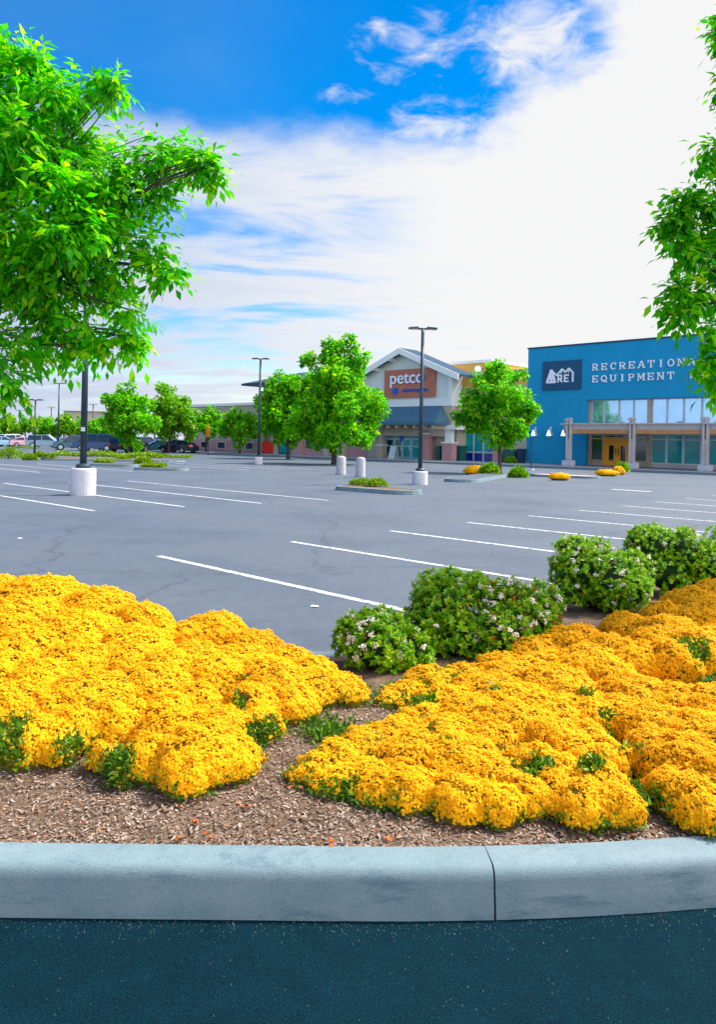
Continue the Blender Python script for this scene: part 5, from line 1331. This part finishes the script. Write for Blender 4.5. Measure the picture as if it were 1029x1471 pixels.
# grassy strips on the left
lot_island(G(95, 661), G(232, 663), 3.2); lot_island(G(145, 669), G(180, 670), 1.4); lot_island(G(212, 675), G(252, 676), 1.3)
def strip(label, px0, px1, py, h, n, depth=0.9):
    a, b_ = G(px0, py), G(px1, py); c = (a+b_)/2; half = (b_-a).length/2
    q = rng.uniform(-1, 1, (n, 3))*np.array([half, depth, 0]); q[:, 2] = np.abs(rng.normal(0, 1, n))*h*0.16*(0.6+0.5*np.sin(q[:, 0]*0.9+px0)**2)
    dr = unit(n)*0.7 + np.array([0, 0, 0.8]); dr /= np.linalg.norm(dr, axis=1)[:, None]
    v, f = leaflets(q, dr, unit(n), 0.19*rng.uniform(0.6, 1.2, n), 0.045*rng.uniform(0.7, 1.3, n))
    o = np_mesh('grass', v, f, M['grass']); o.location = (c.x, c.y, 0.12)
    tag(o, label, 'grass', kind='stuff')
strip('long low strip of yellow green grass before the dark parked cars', 84, 232, 659, 0.8, 9000)
strip('short grass patch on the kerb tip nearest the lamp plinth', 137, 162, 668, 0.35, 900, 0.35)
strip('short grass patch on the next kerb tip', 205, 236, 674.5, 0.35, 900, 0.35)
strip('grass at the foot of the low brick wing', 236, 272, 660, 0.4, 900, 0.5)
strip('grass below the pale parked cars', 20, 50, 646, 0.6, 700, 0.6)
for lab, px, py, r, h in (('bright green bush at the photo edge before the pale cars', 14, 659, 0.95, 0.72), ('low bright tuft left of the short lamp post', 43, 661, 0.42, 0.34), ('low bright tuft just behind the short lamp foot', 56, 657, 0.42, 0.34), ('low bright tuft right of the short lamp post', 71, 661, 0.4, 0.36),
                          ('bright bush in the middle of the long grass strip', 176, 662, 0.5, 0.26), ('bright bush near the end of the long grass strip', 206, 666, 0.55, 0.34)):
    c_ = G(px, py); tuft('bush', lab, 'bush', (c_.x, c_.y, 0.02), r, r*0.8, h, M['grass'], 700, 0.2, 'bright low bushes at the lot islands')

# ================================================================ PARKED CARS
def make_car(kind, label, paint_):
    t = thing('parked_car', label, 'car', (0, 0, 0), 0, 'cars parked at the far end of the lot')
    if kind == 'sedan':
        L, Wd, low = 4.6, 1.8, [(-2.3, 0.35), (-2.28, 0.75), (-2.15, 0.92), (-1.4, 0.98), (0.9, 0.95), (1.9, 0.80), (2.22, 0.68), (2.3, 0.5), (2.27, 0.28), (-2.25, 0.25)]
        cab = [(-1.75, 0.96), (-1.05, 1.40), (0.15, 1.44), (1.05, 0.94)]
    elif kind == 'suv':
        L, Wd, low = 4.7, 1.9, [(-2.3, 0.42), (-2.3, 0.95), (-2.2, 1.08), (1.0, 1.08), (2.0, 1.0), (2.28, 0.88), (2.34, 0.55), (2.3, 0.34), (-2.25, 0.34)]
        cab = [(-2.2, 1.06), (-1.95, 1.70), (0.35, 1.76), (1.15, 1.06)]
    else:
        L, Wd, low = 5.1, 1.95, [(-2.5, 0.4), (-2.52, 1.05), (1.5, 1.10), (2.3, 0.98), (2.5, 0.8), (2.52, 0.45), (2.48, 0.32), (-2.45, 0.32)]
        cab = [(-2.48, 1.04), (-2.30, 1.88), (0.9, 1.92), (1.85, 1.05)]
    h = Wd/2
    # body shell with rounded shoulders: three widths along the height
    n = len(low); vs = []
    zmax = max(z for _, z in low)
    for y in (-1, 1):
        for x, z in low: vs.append((x*(0.985 if z < zmax*0.6 else 1.0), y*h*(0.99 if z < zmax*0.8 else 0.93), z))
    fs = [tuple(range(n-1, -1, -1)), tuple(range(n, 2*n))] + [(i, (i+1) % n, n+(i+1) % n, n+i) for i in range(n)]
    body = MB().add(vs, fs).build('body', paint_, t, bevel=0.04)
    ins = 0.86; top = [cab[1], cab[2]]
    # glasshouse and roof
    cv = []
    for y in (-1, 1):
        cv += [(cab[0][0], y*h*0.90, cab[0][1]), (cab[1][0], y*h*0.74, cab[1][1]-0.05), (cab[2][0], y*h*0.74, cab[2][1]-0.05), (cab[3][0], y*h*0.90, cab[3][1])]
    MB().add(cv, [(3, 2, 1, 0), (4, 5, 6, 7), (0, 1, 5, 4), (1, 2, 6, 5), (2, 3, 7, 6), (3, 0, 4, 7)]).build('glasshouse', M['car_glass'], t)
    rv = []
    for y in (-1, 1):
        rv += [(cab[1][0]-0.06, y*h*0.76, cab[1][1]-0.06), (cab[1][0]+0.1, y*h*0.68, cab[1][1]+0.02), (cab[2][0]-0.1, y*h*0.68, cab[2][1]+0.02), (cab[2][0]+0.06, y*h*0.76, cab[2][1]-0.06)]
    MB().add(rv, [(3, 2, 1, 0), (4, 5, 6, 7), (0, 1, 5, 4), (1, 2, 6, 5), (2, 3, 7, 6), (3, 0, 4, 7)]).build('roof', paint_, t, bevel=0.02)
    for y in (-1, 1):
        for a, b_ in ((cab[0], cab[1]), (cab[3], cab[2]), ((-0.35, cab[0][1]), (-0.38, cab[1][1]))):
            MB().tube([(a[0], y*h*0.905, a[1]), (b_[0], y*h*0.75, b_[1]-0.05)], [0.055, 0.05], 6).build('window_pillar', paint_, t)
    wr = 0.33 if kind == 'sedan' else 0.38
    for x in (-1.4, 1.42):
        for y in (-1, 1):
            wm = MB().lathe([(wr*0.62, -0.11), (wr*0.96, -0.11), (wr, -0.06), (wr, 0.06), (wr*0.96, 0.11), (wr*0.62, 0.11)], 18).build('wheel', M['tyre'], t)
            wm.rotation_euler = (R(90), 0, 0); wm.location = (x, y*(h-0.06), wr)
            MB().lathe([(wr*0.60, -0.115), (wr*0.60, 0.118)], 12).build('rim', M['rim'], wm)
    zl = low[5][1] if kind != 'van' else 0.85
    for y in (-1, 1):
        MB().box(2.18, 2.33 if kind != 'van' else 2.55, y*h*0.55, y*h*0.86, zl-0.20, zl-0.05).build('headlight', M['headlight'], t)
        MB().box(-2.34 if kind != 'van' else -2.56, -2.2, y*h*0.6, y*h*0.90, 0.72, 0.92).build('taillight', M['taillight'], t)
        MB().box(0.85, 1.0, y*h*0.94, y*h*1.08, 1.0, 1.12).build('mirror', M['plastic'], t)
    MB().box(L/2-0.12, L/2+0.04, -h*0.9, h*0.9, 0.3, 0.45).build('bumper', M['plastic'], t)
    return t
paints = {k: car_paint('paint_'+k, c) for k, c in dict(pale_blue=(0.30, 0.55, 0.72), white=(0.70, 0.74, 0.80), silver=(0.20, 0.32, 0.42), navy=(0.008, 0.05, 0.16), teal=(0.008, 0.10, 0.17), black=(0.006, 0.016, 0.035), pink=(0.62, 0.36, 0.46), steel=(0.02, 0.10, 0.20)).items()}
protos = {}
def recolor(t, m):
    for ch in t.children:
        if ch.name.split('.')[0] in ('body', 'roof', 'window_pillar'):
            ch.material_slots[0].link = 'OBJECT'; ch.material_slots[0].material = m
CARS = [('sedan', 'pale_blue', 6, 106, 20, 'pale blue saloon at the photo edge'),
        ('suv', 'white', 20, 108, 60, 'white off-roader second from the photo edge among the pale cars'),
        ('sedan', 'pink', 37, 107, 35, 'pinkish saloon beside the foot of the short lamp'),
        ('sedan', 'white', 29, 116, 75, 'white saloon behind the pale cars and in front of the trees'),
        ('suv', 'silver', 65, 100, 12, 'silver off-roader seen from the side right of the short lamp'),
        ('sedan', 'steel', 88, 118, 70, 'steel blue saloon parked behind the tall thin lamp post'),
        ('suv', 'teal', 106, 88, 200, 'dark teal off-roader directly left of the big lamp pole'),
        ('van', 'navy', 138, 87, 185, 'navy van directly right of the big lamp pole, with a red tail light showing'),
        ('van', 'black', 164, 89, 20, 'black van between the navy van and the ball shaped tree'),
        ('suv', 'black', 186, 84, 65, 'black off-roader standing forward of the row'),
        ('suv', 'steel', 210, 93, 30, 'steel blue off-roader with pale windows beneath the ball shaped tree'),
        ('sedan', 'teal', 226, 88, 215, 'dark teal saloon nose out under the two peaked tree'),
        ('suv', 'navy', 246, 96, 20, 'navy off-roader behind the end car of the row'),
        ('sedan', 'black', 256, 85, 150, 'black saloon at the end of the row nearest the brick wing')]
for kind, pc, px, d, ang, lab in CARS:
    p = P(px, 640, d)
    if kind not in protos:
        t = make_car(kind, lab, paints[pc]); protos[kind] = t
    else:
        t = copy_tree(protos[kind]); t['label'] = lab
    recolor(t, paints[pc])
    t.location = (p.x, p.y, 0.0); t.rotation_euler = (0, 0, R(ang))
